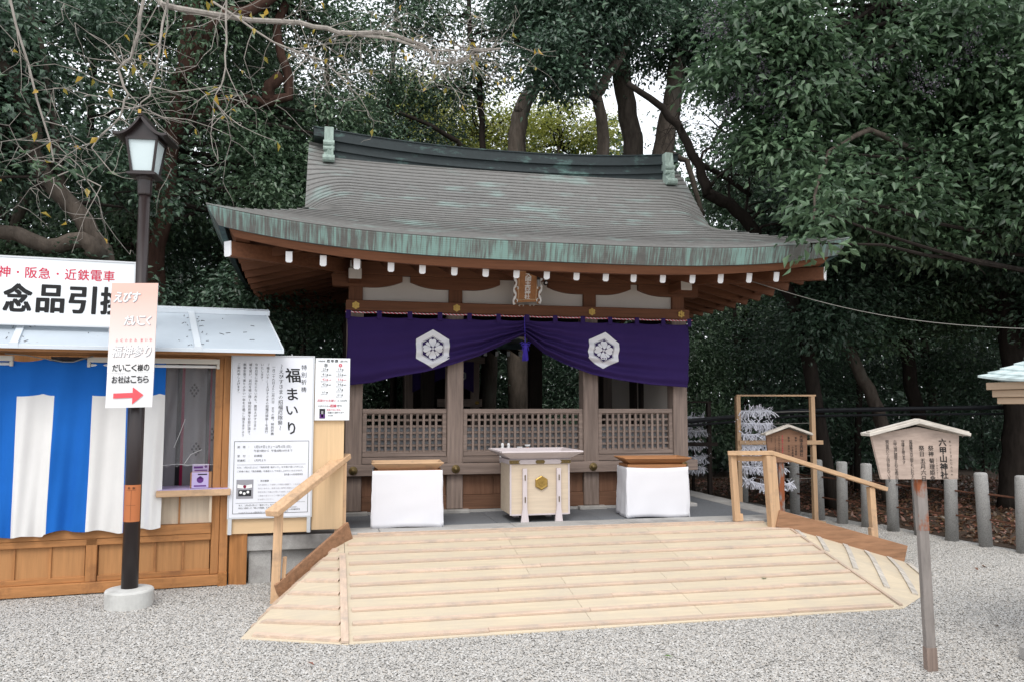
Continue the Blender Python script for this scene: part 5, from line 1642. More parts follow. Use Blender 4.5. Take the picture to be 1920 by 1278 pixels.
pr.done(t)

# ------------------------------------------------------------------ rack of tied paper strips
def rack(P0, P1, ztop, zb0, zb1, label, papers, plabel, seed, rows_z, wk='rail'):
    t = thing('paper_strip_rack', label, 'rack', (*P0, 0), 'racks for tied paper strips')
    a, b = Vector((*P0, 0)), Vector((*P1, 0))
    ln = (b - a).length; d = (b - a).normalized(); n = Vector((-d.y, d.x, 0))
    for q, zz in ((a, zb0), (b, zb1)):
        obj('post', MB().box(q.x - .03, q.y - .03, zz, q.x + .03, q.y + .03, ztop), wood(wk, 'z'), t, bevel=.003)
        obj('foot', MB().box(q.x - .06, q.y - .15, zz, q.x + .06, q.y + .15, zz + .04), wood(wk, 'y'), t)
    obj('top_bar', MB().beam(a - d * .02 + Vector((0, 0, ztop + .012)), b + d * .05 + Vector((0, 0, ztop + .012)), .05, .022), wood(wk, 'x'), t)
    obj('cross_bar', MB().beam(a + n * -.035 + Vector((0, 0, ztop - .62)), b + d * .12 + n * -.035 + Vector((0, 0, ztop - .62)), .03, .055), wood(wk, 'x'), t)
    for z in rows_z:
        obj('wire', MB().tube([a + Vector((0, 0, z)), a + d * ln * .5 + Vector((0, 0, z - .012)), b + Vector((0, 0, z))], .004, 5), M['wire'], t)
    r = random.Random(seed)
    mb = MB()
    for z, s0, s1, sag in papers:
        k = s0
        while k < s1:
            c = a + d * k + Vector((0, 0, z - sag * math.sin(math.pi * (k - s0) / max(.2, (s1 - s0)) * .8)))
            for q in range(3):
                ang = r.uniform(-1.1, 1.1); lenp = r.uniform(.07, .12)
                dirn = (d * math.sin(ang) * r.choice((-1, 1)) + n * r.uniform(-.75, .2) + Vector((0, 0, -math.cos(ang) * r.choice((1, 1, 1, -.75))))).normalized()
                mid = c + dirn * lenp * .5 + Vector((0, 0, r.uniform(-.008, .012))); e = c + dirn * lenp + Vector((0, 0, -.012))
                w = r.uniform(.010, .015); side = dirn.cross(Vector((r.uniform(-1, 1), r.uniform(-1, 1), .3))).normalized() * w / 2
                mb.add([c - side, c + side, mid + side, mid - side, e - side, e + side], [(0, 1, 2, 3), (3, 2, 5, 4)])
            mb.tube([c - d * .008, c + d * .008], .011, 5)
            k += .0125
    o = tag(obj('tied_paper_strips', mb, M['paper'], None), plabel, 'paper strips', 'tied paper strips', 'stuff')
    return t
rack((5.42, 9.94), (6.42, 9.74), 1.70, 0, 0, 'timber rack with wires for paper strips on the right of the shrine', [(1.50, .02, .46, .0), (1.34, .02, .48, .01), (1.19, .02, .62, .01), (1.04, .03, .66, .01), (.90, .03, .62, .02), (.76, .04, .60, .02), (.60, .05, .72, .10)],
     'white paper strips tied in rows on the rack right of the shrine', 5, (1.50, 1.34, 1.19, 1.04, .90, .76, .60))
rack((5.15, 11.3), (5.62, 11.2), 1.62, 0, 0, 'timber rack with shade put in its wood colour behind the right corner of the shrine', [(1.42, .02, .42, .02), (1.22, .05, .44, .02), (1.02, .02, .42, .02), (.82, .04, .45, .02), (.66, .02, .42, .02)],
     'white paper strips tied in the shade behind the right shrine corner', 9, (1.42, 1.22, 1.02, .82, .66), 'dark')  # the dark wood colour stands in for shade on this rack

# ------------------------------------------------------------------ granite posts with rusty rails
BL = [(7.27, 6.80), (7.25, 7.24), (7.17, 7.66), (7.10, 8.08), (7.03, 8.50), (6.94, 8.87), (6.85, 9.25), (6.77, 9.65), (6.70, 10.06), (6.66, 10.6), (6.62, 11.2), (6.56, 11.9)]
names = ['nearest the small shrine', 'next to the one nearest the small shrine', 'right of the roofed signboard, third along from the near end', 'just right of the post of the roofed signboard', 'seen just left of the signboard post', 'left of the signboard, under its left eave', 'behind the low end of the right handrail', 'behind the middle of the right handrail slope', 'just right of the paper strip rack', 'seen through the paper strip rack', 'behind the thick handrail post', 'farthest away in the shade by the shrine corner']
bprof = [(.070, 0), (.070, .80), (.066, .815), (.05, .824), (.001, .828)]
bme = None
for k, ((x, y), nmx) in enumerate(zip(BL, names)):
    if bme is None:
        o = obj('granite_post', MB().lathe((0, 0, 0), bprof, 22), M['granpost']); bme = o
        o.data.shade_smooth()
        md = o.modifiers.new('edge', 'EDGE_SPLIT') if False else None
    else:
        o = bme.copy(); COL.objects.link(o)
    o.location = (x, y, 0); o.rotation_euler = (R(1.2 * math.sin(k * 2.1)), R(1.2 * math.cos(k * 3.3)), k)
    tag(o, 'round grey granite fence post ' + nmx, 'post', 'granite posts along the edge of the wood')
for k in range(len(BL) - 1):
    for z, nm in ((.58, 'upper'), (.30, 'lower')):
        a, b = Vector((*BL[k], z)), Vector((*BL[k + 1], z + .01))
        d = (b - a).normalized()
        t_ = obj('rusty_rail', MB().tube([a + d * .066, b - d * .066], .011, 7), M['rust'])
        tag(t_, '%s rusty iron rail between two granite posts, starting at the post %s' % (nm, names[k]) if len(names[k].split()) < 5 else '%s rusty rail starting at the post %s' % (nm, ' '.join(names[k].replace('just ', '').split(',')[0].split()[:8])), 'rail', 'rusty rails between the granite posts')

# ------------------------------------------------------------------ the little shrine at the right edge
ss = thing('small_shrine', 'small shrine with pale green copper roof cut off by the right edge', 'shrine', (5.0, 3.4, 0))
SX, SY = 4.08, 4.36                                    # its far front eave corner; the front faces the courtyard (towards -X)
SWD, SDP = 1.96, 1.9
def sroof(side):
    mb = MB(); n = 14
    for i in range(n):
        rows = []
        for d, e in ((i / n, 0), (i / n, .014), ((i + 1) / n + .004, .003)):
            row = []
            z = 1.705 + .30 * d + .42 * d * d
            hw = .98 - .42 * sm(d * 1.3)
            for j in range(25):
                u = -1 + 2 * j / 24
                if side == 0:
                    row.append((SX + .95 * d, SY - .98 - u * hw, z + e - .012 + .05 * abs(u) ** 3 * (1 - d)))
                else:
                    row.append((SX + .95 * d + (SDP - 1.9 * d) * (u + 1) / 2, SY - .98 + hw, z + e - .012 + .05 * abs(u) ** 3 * (1 - d)))
            rows.append(row if side == 0 else row[::-1])
        mb.grid(rows)
    return mb
obj('copper_roofing', sroof(0), M['smallroof'], ss)
obj('side_roofing', sroof(1), M['smallroof'], ss)
for i, (z0_, z1_, ins) in enumerate(((1.662, 1.708, .030), (1.615, 1.660, .052), (1.572, 1.613, .070))):
    obj('eave_board', MB().box(SX + ins, SY - SWD + ins, z0_, SX + SDP - ins, SY - ins, z1_), wood('eave', 'y'), ss, bevel=.003)
for k in range(5):
    y = SY - .27 - .36 * k
    r = obj('rafter', MB().box(SX + .165, y - .055, 1.485, SX + .85, y, 1.571), wood('redbrown', 'x'), ss)
    obj('white_end', MB().box(SX + .152, y - .056, 1.480, SX + .164, y + .001, 1.5715), M['whiteend'], r)
obj('wall', MB().box(SX + .55, SY - 1.45, .4, SX + 1.4, SY - .5, 1.57), wood('weathered', 'z'), ss)
obj('beam', MB().box(SX + .4, SY - 1.66, 1.40, SX + .5, SY - .3, 1.484), wood('redbrown', 'y'), ss)
obj('base_stone', MB().box(4.17, 2.2, 0, 6.1, 4.25, .10), M['granite'], ss, bevel=.015)
obj('upper_base', MB().box(4.5, 2.6, .10, 5.6, 3.9, .4), M['granite'], ss, bevel=.01)

# ------------------------------------------------------------------ pipes, wires
tag(obj('black_pipe', MB().tube([(4.9, 10.9, 1.33), (6.91, 10.85, 1.50), (8.77, 10.8, 1.53), (12.5, 10.7, 1.58)], .035, 8), M['pipe']), 'thick black pipe running level through the wood behind the rack', 'pipe')
tag(obj('black_pipe', MB().tube([(4.9, 10.95, 1.26), (6.91, 10.9, 1.42), (8.77, 10.85, 1.44), (12.5, 10.75, 1.46)], .018, 7), M['pipe']), 'thin black pipe just under the thick one in the wood', 'pipe')
pts = [Vector((4.35, 8.0, 3.0)) + (Vector((6.35, 5.7, 2.22)) - Vector((4.35, 8.0, 3.0))) * k / 14 - Vector((0, 0, .16 * math.sin(math.pi * k / 14))) for k in range(15)]
tag(obj('overhead_wire', MB().tube(pts, .0032, 5), M['wire']), 'thin pale wire slung from the shrine eave to the right', 'wire')

# ================================================================== THE WOOD
def wiggle(pts, amp, r, sub=3):
    pts = [Vector(p) for p in pts]; out = []
    for a, b in zip(pts, pts[1:]):
        for k in range(sub):
            p = a.lerp(b, k / sub)
            if out: p = p + Vector((r.gauss(0, amp), r.gauss(0, amp), r.gauss(0, amp * .6)))
            out.append(p)
    return out + [pts[-1]]
def taper(n, r0, r1): return [r0 + (r1 - r0) * i / (n - 1) for i in range(n)]
def limb(mb, pts, r0, r1, r, amp=.03, n=8, sub=3):
    w = wiggle(pts, amp, r, sub)
    mb.tube(w, taper(len(w), r0, r1), n)
    return w
def twigs(mb, w, r, count, ln, r0, tips, depth=2):
    """thin forking twigs off a limb; their ends are kept for leaves"""
    for _ in range(count):
        p = w[r.randrange(max(1, len(w) // 5), len(w))]
        d = Vector((r.gauss(0, 1), r.gauss(0, .7), r.gauss(-.25, .8))).normalized()
        q = [p]; l = ln * r.uniform(.5, 1.3)
        for k in range(4):
            d = (d + Vector((r.gauss(0, .35), r.gauss(0, .35), r.gauss(-.06, .3)))).normalized()
            q.append(q[-1] + d * l / 4)
        mb.tube(q, taper(5, r0, r0 * .35), 4, caps=False)
        tips.append(q[-1]); tips.append(q[3])
        if depth > 1:
            twigs(mb, q, r, 3, ln * .55, r0 * .6, tips, depth - 1)
def proj(p):
    v = Vector(p) - camo.matrix_world.translation
    w = v.dot(fw)
    return (960 + 1500 * v.dot(rt) / w, 639 - 1500 * v.dot(up) / w) if w > .1 else (-999, -999)
GAPS = [(1222, 240, 36, 75, .9), (1330, 250, 48, 50, .85), (1175, 90, 40, 40, .6), (660, 150, 45, 25, .6), (520, 30, 40, 28, .6), (800, 35, 60, 30, .5), (1290, 330, 25, 30, .7), (130, 20, 40, 22, .5)]
def open_sky(p, r):
    x, y = proj(p)
    for gx, gy, rx, ry, pr_ in GAPS:
        if ((x - gx) / rx) ** 2 + ((y - gy) / ry) ** 2 < 1 and r.random() < pr_:
            return True
    return False
NLEAF = 0
def plant(name, label, cat, base, woods, crowns, bark, leaf, size, seed, group=None, per=34, spread=.22, wide=.5, thin=True, kind=None, holes=True):
    """woods: (points, r0, r1) with the first one the trunk; crowns: (centre, radii, leaves)"""
    global NLEAF
    r = random.Random(seed)
    t = thing(name, label, cat, base, group)
    trunkline = None
    for i, (pts, r0, r1) in enumerate(woods):
        mb = MB()
        w = limb(mb, pts, r0, r1, r, min(r0 * .2, .018), 10 if i == 0 else 8)
        obj('trunk' if i == 0 else 'limb', mb, bark, t, smooth=True)
        if i == 0: trunkline = w
    allw = trunkline or [Vector(base)]
    bm_ = MB()
    P, N, D, T = [], [], [], []
    for (c, rad, n) in crowns:
        c = Vector(c)
        s = min(allw, key=lambda q: (q - c).length + max(0, q.z - c.z) * .8)
        if (s - c).length > .3:
            m_ = s.lerp(c, .5) + Vector((r.gauss(0, .12), r.gauss(0, .12), r.gauss(.1, .1)))
            w = wiggle([s, m_, c], .05, r, 3)
            rr0 = min(.05, .014 + .012 * (s - c).length)
            bm_.tube(w, taper(len(w), rr0, .008), 6)
            tips = []
            twigs(bm_, w, r, 4, max(rad) * .8, .007, tips, 1)
        p, nn, d, tn = clumps(c, rad, n, per, spread)
        if holes:
            k = len(p) // per
            keep = np.array([not open_sky(p[i * per], r) for i in range(k)])
            keep = np.repeat(keep, per)
            p, nn, d, tn = p[:len(keep)][keep], nn[:len(keep)][keep], d[:len(keep)][keep], tn[:len(keep)][keep]
        P.append(p); N.append(nn); D.append(d); T.append(tn)
    if bm_.v: obj('branches', bm_, BD, t)
    if P:
        P, N, D, T = map(np.concatenate, (P, N, D, T))
        k = P[:, 2] > .05
        NLEAF += int(k.sum())
        obj('crown', leaf_mesh('crown', P[k], N[k], size, leaf, T[k], wide, dirv=D[k]), None, t)
    return t
def twiggery(t, lines, count, ln, r0, seed, name='twigs', m=None):
    r = random.Random(seed); mb = MB()
    for pts in lines:
        w = limb(mb, pts, r0 * 2.2, r0, r, .03, 5)
        twigs(mb, w, r, count, ln, r0 * .6, [], 2)
    obj(name, mb, m or M['barkdark'], t)
def blob(c, rad, k, r1, n, seed):
    """k leaf clusters of about radius r1 through an ellipsoid"""
    r = random.Random(seed); out = []
    for _ in range(k):
        while True:
            v = Vector((r.uniform(-1, 1), r.uniform(-1, 1), r.uniform(-1, 1)))
            if v.length <= 1: break
        q = r1 * r.uniform(.7, 1.3)
        out.append(((c[0] + v.x * rad[0], c[1] + v.y * rad[1], c[2] + v.z * rad[2]), (q, q, q * .7), int(n * r.uniform(.7, 1.3))))
    return out
TG = 'trees of the wood behind the shrine'
B, BR, BD = M['bark'], M['barkred'], M['barkdark']
# trees one can tell apart by their trunks, left to right
plant('leaning_tree', 'leaning grey-brown trunk bending left above the booth roof', 'tree', (-1.9, 9.8, 0),
      [([(-1.9, 9.8, 0), (-2.2, 9.7, 1.6), (-2.43, 9.6, 3.11), (-2.68, 9.6, 3.62), (-2.94, 9.6, 3.88), (-3.15, 9.6, 4.13), (-3.30, 9.6, 4.8), (-3.48, 9.6, 5.21), (-3.61, 9.6, 5.45), (-3.94, 9.6, 5.9), (-4.4, 9.7, 6.8)], .12, .06),
       ([(-2.47, 9.5, 3.2), (-2.62, 9.4, 3.35), (-2.99, 9.4, 3.27), (-3.44, 9.4, 3.42), (-3.65, 9.4, 3.48), (-4.2, 9.3, 3.6)], .10, .07),
       ([(-2.94, 9.7, 3.9), (-3.10, 9.8, 4.8), (-3.28, 9.8, 5.66), (-3.45, 9.8, 6.18), (-3.6, 9.8, 7.2)], .045, .03)],
      blob((-3.9, 10.1, 5.6), (1.5, .9, 1.9), 20, .5, 1150, 1) + [((-3.9, 9.0, 4.4), (.45, .4, .35), 700), ((-2.2, 10.2, 4.2), (.6, .5, .4), 900), ((-3.7, 9.0, 3.9), (.4, .3, .3), 500)],
      B, L['dark'], .085, 21, TG)
plant('reddish_tree', 'tall straight reddish-brown trunk behind the lantern of the lamp post', 'tree', (-2.35, 11.5, 0),
      [([(-2.35, 11.5, 0), (-2.31, 11.5, 3.0), (-2.29, 11.5, 3.73), (-2.23, 11.5, 4.7), (-2.15, 11.5, 5.45), (-2.04, 11.5, 6.3), (-1.99, 11.5, 6.92), (-1.87, 11.5, 7.55), (-1.6, 11.6, 9)], .15, .09),
       ([(-2.05, 11.4, 6.0), (-1.77, 11.3, 6.62), (-1.51, 11.3, 6.95), (-1.16, 11.3, 7.07), (-.6, 11.3, 7.5)], .11, .07),
       ([(-2.16, 11.6, 5.4), (-1.71, 12.0, 5.9), (-1.22, 12, 6.04), (-.97, 12, 6.02), (-.66, 12, 6.14), (-.65, 12, 6.4), (-.79, 12, 6.91), (-.86, 12, 7.15), (-.7, 12, 7.63)], .085, .06),
       ([(-.97, 12, 6.05), (-.92, 11.95, 6.25), (-.75, 11.9, 6.42)], .10, .085)],
      blob((-1.7, 12.4, 7.6), (2.2, 1.2, 1.6), 18, .6, 1300, 2) + blob((-.6, 12.7, 5.2), (1.2, .6, 1.3), 12, .5, 950, 3) + blob((-2.6, 12.5, 4.6), (1.0, .6, 1.2), 10, .5, 950, 33) + [((-1.75, 11.3, 5.75), (.5, .3, .4), 620), ((-2.5, 11.0, 4.05), (.4, .25, .35), 480), ((-1.7, 10.9, 6.6), (.5, .3, .35), 560), ((-2.7, 10.9, 5.7), (.45, .3, .4), 560), ((-1.3, 11.2, 5.2), (.55, .3, .4), 650), ((-.9, 11.2, 4.6), (.55, .35, .45), 700)],
      BR, L['mid'], .08, 22, TG)
plant('broken_tree', 'pale trunk with a broken knotted top rising over the middle of the roof ridge', 'tree', (3.29, 14, 0),
      [([(3.29, 14, 0), (3.29, 14, 4.3), (3.29, 14, 6.07), (3.33, 14, 6.78), (3.41, 14, 7.10), (3.58, 14, 7.42), (3.66, 14, 7.5)], .19, .13),
       ([(3.5, 14, 7.3), (3.75, 14, 7.75), (3.92, 14, 8.17), (4.08, 14, 8.81), (4.2, 14, 10)], .06, .03),
       ([(3.36, 13.95, 6.9), (3.26, 13.86, 7.0)], .075, .06)],
      blob((3.9, 13.6, 8.7), (1.1, .8, .9), 8, .5, 1150, 4), B, L['dark'], .09, 23, TG)
plant('slender_tree', 'thin dark straight trunk left of the broken trunk over the roof ridge', 'tree', (2.87, 15, 0),
      [([(2.87, 15, 0), (2.85, 15, 5.3), (2.85, 15, 6.51), (2.79, 15, 7.41), (2.74, 15, 8.27), (2.57, 15, 9.12), (2.5, 15, 11)], .075, .04),
       ([(2.85, 15, 6.0), (2.3, 14.8, 6.6), (1.7, 14.6, 6.85), (1.1, 14.5, 7.0)], .06, .03),
       ([(2.9, 15, 5.9), (3.4, 14.8, 6.1), (4.3, 14.7, 6.25), (5.0, 14.6, 6.2)], .09, .06)],
      blob((2.4, 15.2, 8.6), (1.6, .8, 1.4), 10, .55, 950, 5), BD, L['mid'], .085, 24, TG)
plant('forked_tree', 'grey trunk forking into a Y above the right half of the roof ridge', 'tree', (4.47, 12.5, 0),
      [([(4.47, 12.5, 0), (4.46, 12.5, 4.6), (4.45, 12.5, 5.79), (4.42, 12.5, 6.43), (4.33, 12.5, 6.84), (4.11, 12.5, 7.33), (3.98, 12.5, 7.88), (3.79, 12.5, 8.61)], .125, .06),
       ([(4.33, 12.5, 6.8), (4.64, 12.5, 7.34), (4.98, 12.5, 7.94), (5.29, 12.5, 8.5), (5.6, 12.5, 9.4)], .09, .05)],
      blob((4.1, 12.3, 8.0), (1.3, .7, .75), 11, .45, 1000, 6) + blob((3.2, 11.8, 6.9), (.55, .4, .5), 5, .35, 620, 61), B, L['dark'], .095, 25, TG)
plant('thick_tree', 'thick grey trunk just right of the forked trunk over the roof ridge', 'tree', (5.75, 14, 0),
      [([(5.75, 14, 0), (5.69, 14, 5.0), (5.60, 14, 6.34), (5.5, 14, 7.06), (5.35, 14, 7.78), (5.31, 14, 8.73), (5.43, 14, 9.6), (5.5, 14, 11)], .21, .15)],
      blob((5.0, 14, 9.1), (1.5, 1.0, 1.0), 12, .6, 1000, 7) + [((5.5, 13.6, 7.9), (.6, .3, .35), 500)], B, L['mid'], .09, 26, TG)
plant('thick_tree', 'thick brown trunk against white sky by the right end of the ridge', 'tree', (5.78, 13.5, 0),
      [([(5.75, 13.4, 0), (5.84, 13.5, 4.9), (5.95, 13.5, 6.21), (6.09, 13.5, 6.93), (6.21, 13.5, 7.55), (6.36, 13.5, 8.29), (6.5, 13.5, 10)], .215, .14),
       ([(6.05, 13.4, 6.2), (6.35, 13.3, 6.05), (6.45, 13.2, 5.5), (6.6, 13.2, 5.0)], .06, .04)],
      blob((6.8, 13.2, 8.5), (1.4, .8, .9), 12, .55, 950, 8), B, L['dark'], .09, 27, TG)
cv = plant('curved_tree', 'dark curved trunk leaning left behind the right slope of the roof', 'tree', (7.55, 11, 0),
      [([(7.55, 11, 0), (7.25, 11, 2.2), (6.92, 11, 3.22), (6.57, 11, 3.95), (6.27, 11, 4.36), (5.96, 11, 4.63), (5.56, 11, 4.80)], .115, .09),
       ([(5.58, 11, 4.76), (5.44, 11, 5.22), (5.20, 11, 5.7), (4.84, 11, 6.05), (4.3, 11, 6.4)], .085, .045),
       ([(6.3, 11, 4.8), (5.9, 11, 5.05), (5.45, 11, 5.25)], .035, .045)],
      blob((7.1, 11.2, 4.9), (.9, .8, .9), 8, .5, 1000, 9), BD, L['dark'], .085, 28, TG)
twiggery(cv, [[(5.44, 11, 5.2), (5.8, 11, 5.8), (6.1, 11, 6.3), (6.3, 11, 6.9)], [(5.6, 11, 4.85), (6.0, 11, 5.3), (6.5, 11.1, 5.7)], [(6.2, 11, 4.5), (6.3, 11, 5.2), (6.6, 11, 5.9)], [(5.2, 11, 5.6), (5.1, 11, 5.9), (5.3, 11, 6.5)]], 10, .9, .011, 71)
plant('slanting_tree', 'bare lower trunk slanting left behind the roofed signboard', 'tree', (9.0, 11.5, 0),
      [([(8.96, 11.5, -.05), (8.92, 11.5, .71), (8.88, 11.5, 1.26), (8.71, 11.5, 1.66), (8.46, 11.5, 2.19), (8.23, 11.5, 2.53), (8.01, 11.5, 3.32), (7.9, 11.5, 5)], .125, .08)],
      blob((8.0, 11.2, 4.2), (1.4, .9, 1.5), 20, .55, 1100, 10) + blob((7.6, 10.6, 3.0), (.9, .4, .6), 6, .42, 750, 101), B, L['dark'], .085, 29, TG)
plant('upright_tree', 'dark upright trunk behind the right half of the roofed signboard', 'tree', (10.4, 12.5, 0),
      [([(10.4, 12.5, -.05), (10.37, 12.5, .62), (10.34, 12.5, 1.39), (10.24, 12.5, 2.25), (10.11, 12.5, 3.12), (10.27, 12.5, 4.11), (10.3, 12.5, 6)], .15, .09)],
      blob((10.0, 12.0, 4.8), (1.5, .9, 2.0), 18, .6, 1150, 11) + blob((9.6, 11.2, 3.2), (1.2, .5, .8), 10, .45, 800, 102), BD, L['mid'], .085, 30, TG)
plant('big_tree', 'big dark trunk near the right edge beside the small shrine roof', 'tree', (10.36, 10.5, 0),
      [([(10.36, 10.5, -.05), (10.45, 10.5, .58), (10.53, 10.5, 1.34), (10.52, 10.5, 2.5), (10.45, 10.5, 3.94), (10.39, 10.5, 5.5), (10.27, 10.5, 6.81), (10.14, 10.5, 8.14)], .24, .13),
       ([(10.48, 10.6, 2.9), (10.3, 10.9, 3.2), (10.02, 11, 3.4), (9.96, 11, 4.01), (9.78, 11, 4.45), (9.3, 10.8, 5.0)], .10, .05)],
      blob((10.2, 10.2, 5.6), (1.7, 1.0, 2.2), 16, .6, 1100, 12) + blob((10.6, 9.9, 3.3), (1.3, .4, 1.0), 11, .45, 800, 103), BD, L['dark'], .09, 31, TG)
# the tree whose boughs hang over the right end of the roof
oc = blob((6.6, 9.0, 6.3), (2.0, 1.0, 1.2), 30, .48, 700, 13) + blob((9.3, 8.8, 6.3), (2.0, 1.0, 1.6), 26, .5, 700, 16) + blob((7.3, 8.9, 4.3), (1.3, .6, .8), 14, .42, 560, 17) + blob((5.4, 8.6, 5.35), (.9, .5, .7), 10, .34, 420, 14) + blob((8.6, 8.3, 4.9), (1.2, .8, 1.1), 14, .45, 600, 15)
oc += [((8.6, 8.7, 4.55), (.6, .3, .35), 420), ((9.7, 8.7, 4.5), (.7, .3, .4), 480), ((7.6, 8.5, 4.7), (.5, .3, .3), 320), ((4.80, 7.2, 3.22), (.20, .12, .16), 75), ((5.0, 7.4, 3.62), (.26, .16, .2), 110), ((5.25, 7.7, 3.95), (.3, .22, .25), 160), ((5.55, 8.1, 3.95), (.35, .3, .3), 230), ((5.9, 8.3, 4.4), (.45, .3, .35), 330), ((5.15, 8.2, 4.55), (.35, .25, .25), 260), ((6.6, 8.0, 4.1), (.5, .3, .4), 330), ((4.7, 8.6, 5.6), (.35, .3, .25), 240)]
plant('overhanging_tree', 'broad-leaved tree with big light leaves hanging over the right end of the roof', 'tree', (11.2, 9.3, 0),
      [([(11.2, 9.3, 0), (11.15, 9.3, 2.0), (10.9, 9.3, 3.8), (10.3, 9.2, 5.2), (9.3, 9.2, 6.2), (8.0, 9.1, 7.0)], .16, .06),
       ([(10.5, 9.3, 4.9), (9.0, 9.0, 5.0), (7.4, 8.8, 4.9), (6.5, 8.5, 5.0), (5.8, 8.3, 4.6), (5.3, 7.8, 4.0), (4.9, 7.3, 3.5)], .06, .01),
       ([(9.6, 9.2, 6.0), (8.0, 9.0, 6.0), (7.0, 8.9, 5.9), (6.0, 8.8, 5.9), (5.0, 8.6, 5.7)], .07, .02)],
      oc, B, L['near'], .115, 32, None, per=15, spread=.17, wide=.46)
# berries among those boughs
rb = np.random.default_rng(5)
bpz = []
for c in ((4.9, 8.5, 5.9), (5.2, 8.4, 5.6), (4.75, 8.5, 5.3), (5.1, 8.4, 5.25), (5.6, 8.3, 5.9), (6.4, 8.2, 5.7), (7.6, 8.0, 5.9), (5.5, 8.3, 5.3), (6.9, 7.9, 5.5), (4.6, 8.6, 6.2)):
    for q in range(5):
        cc = np.array(c) + rb.normal(size=3) * (.16, .1, .12)
        bpz.append(cc + rb.normal(size=(60, 3)) * (.045, .045, .075))
bpz = np.concatenate(bpz)
tag(obj('berries', leaf_mesh('berries', bpz, rb.normal(size=bpz.shape), .022, L['berry'], wide=.95, fold=.3), None), 'dusty purple berry clusters hanging among the right hand boughs', 'berries', kind='stuff')
# the bare tree reaching in from the left above the lamp
rB = random.Random(77)
bt = thing('bare_tree', 'bare pale branches with a few yellow leaves reaching in over the lamp', 'tree', (-4.9, 8.2, 0))
mb = MB(); limb(mb, [(-4.9, 8.2, 0), (-4.85, 8.2, 3.0), (-4.4, 8.2, 5.2), (-3.4, 8.2, 6.1), (-2.4, 8.2, 6.15), (-1.9, 8.2, 5.87)], .13, .06, rB, .02)
obj('trunk', mb, M['barkpale'], bt, smooth=True)
tips = []
for pts, r0, tw in (([(-1.9, 8.2, 5.87), (-1.69, 8.2, 5.5), (-1.09, 8.2, 5.47), (-.37, 8.2, 5.46), (.06, 8.2, 5.43), (.5, 8.2, 5.46), (.89, 8.2, 5.37), (1.02, 8.2, 5.19), (1.24, 8.2, 5.2), (1.47, 8.2, 5.34), (1.75, 8.2, 5.42)], .032, 44),
                    ([(.06, 8.2, 5.43), (.61, 8.2, 5.40), (.95, 8.2, 5.32), (1.29, 8.2, 5.35), (1.64, 8.2, 5.41)], .016, 22),
                    ([(-2.4, 8.2, 6.15), (-1.9, 7.6, 5.7), (-1.62, 7.2, 5.16), (-1.64, 7.2, 4.77), (-1.71, 7.2, 4.53), (-1.79, 7.2, 4.42), (-1.72, 7.2, 4.2), (-1.77, 7.2, 4.05), (-1.85, 7.2, 3.9), (-1.98, 7.2, 3.72)], .018, 16),
                    ([(-2.2, 8.2, 6.1), (-1.6, 7.5, 5.7), (-1.41, 7.2, 5.23), (-1.48, 7.2, 4.69), (-1.49, 7.2, 4.45), (-1.55, 7.2, 4.21), (-1.62, 7.2, 4.11)], .014, 12),
                    ([(-1.5, 8.0, 5.6), (-1.02, 7.6, 5.54), (-.98, 7.6, 4.93), (-1.0, 7.6, 4.57), (-1.08, 7.6, 4.36)], .013, 14),
                    ([(-1.2, 8.2, 5.6), (-.6, 8.1, 5.2), (-.1, 8.1, 5.05), (.25, 8.1, 4.72)], .012, 16),
                    ([(-3.4, 8.2, 6.1), (-2.9, 7.8, 5.3), (-2.6, 7.8, 4.3), (-2.45, 7.8, 3.75), (-2.0, 7.6, 3.5)], .014, 18)):
    mb = MB(); w = limb(mb, pts, r0, r0 * .35, rB, r0 * .5, 7)
    twigs(mb, w, rB, tw, .66, .0048, tips, 2)
    obj('limb', mb, M['barkpale'], bt)
tp = np.array([tuple(p) for p in tips]); sel = rng.random(len(tp)) < .10
tp = tp[sel]
obj('crown', leaf_mesh('crown', tp, rng.normal(size=tp.shape) + (0, -.5, .3), .075, L['gold'], wide=.5, dirv=np.tile((0, 0, -1.), (len(tp), 1))), None, bt)
# near spray at the left edge
plant('leafy_branch_tree', 'light green leaf sprays hanging in at the left edge of the photo', 'tree', (-4.4, 7.0, 0),
      [([(-4.4, 7.0, 0), (-4.35, 7.0, 2.5), (-4.1, 7.05, 3.9), (-3.6, 7.1, 4.3)], .07, .02)],
      [((-3.15, 7.3, 4.15), (.26, .2, .2), 120), ((-3.3, 7.3, 3.75), (.28, .2, .16), 130), ((-3.2, 7.3, 3.25), (.3, .2, .3), 230), ((-3.4, 7.3, 2.85), (.25, .2, .2), 140), ((-2.5, 7.6, 3.55), (.2, .15, .15), 36)],
      B, L['near'], .10, 40, None, per=12, spread=.12, wide=.42, holes=False)
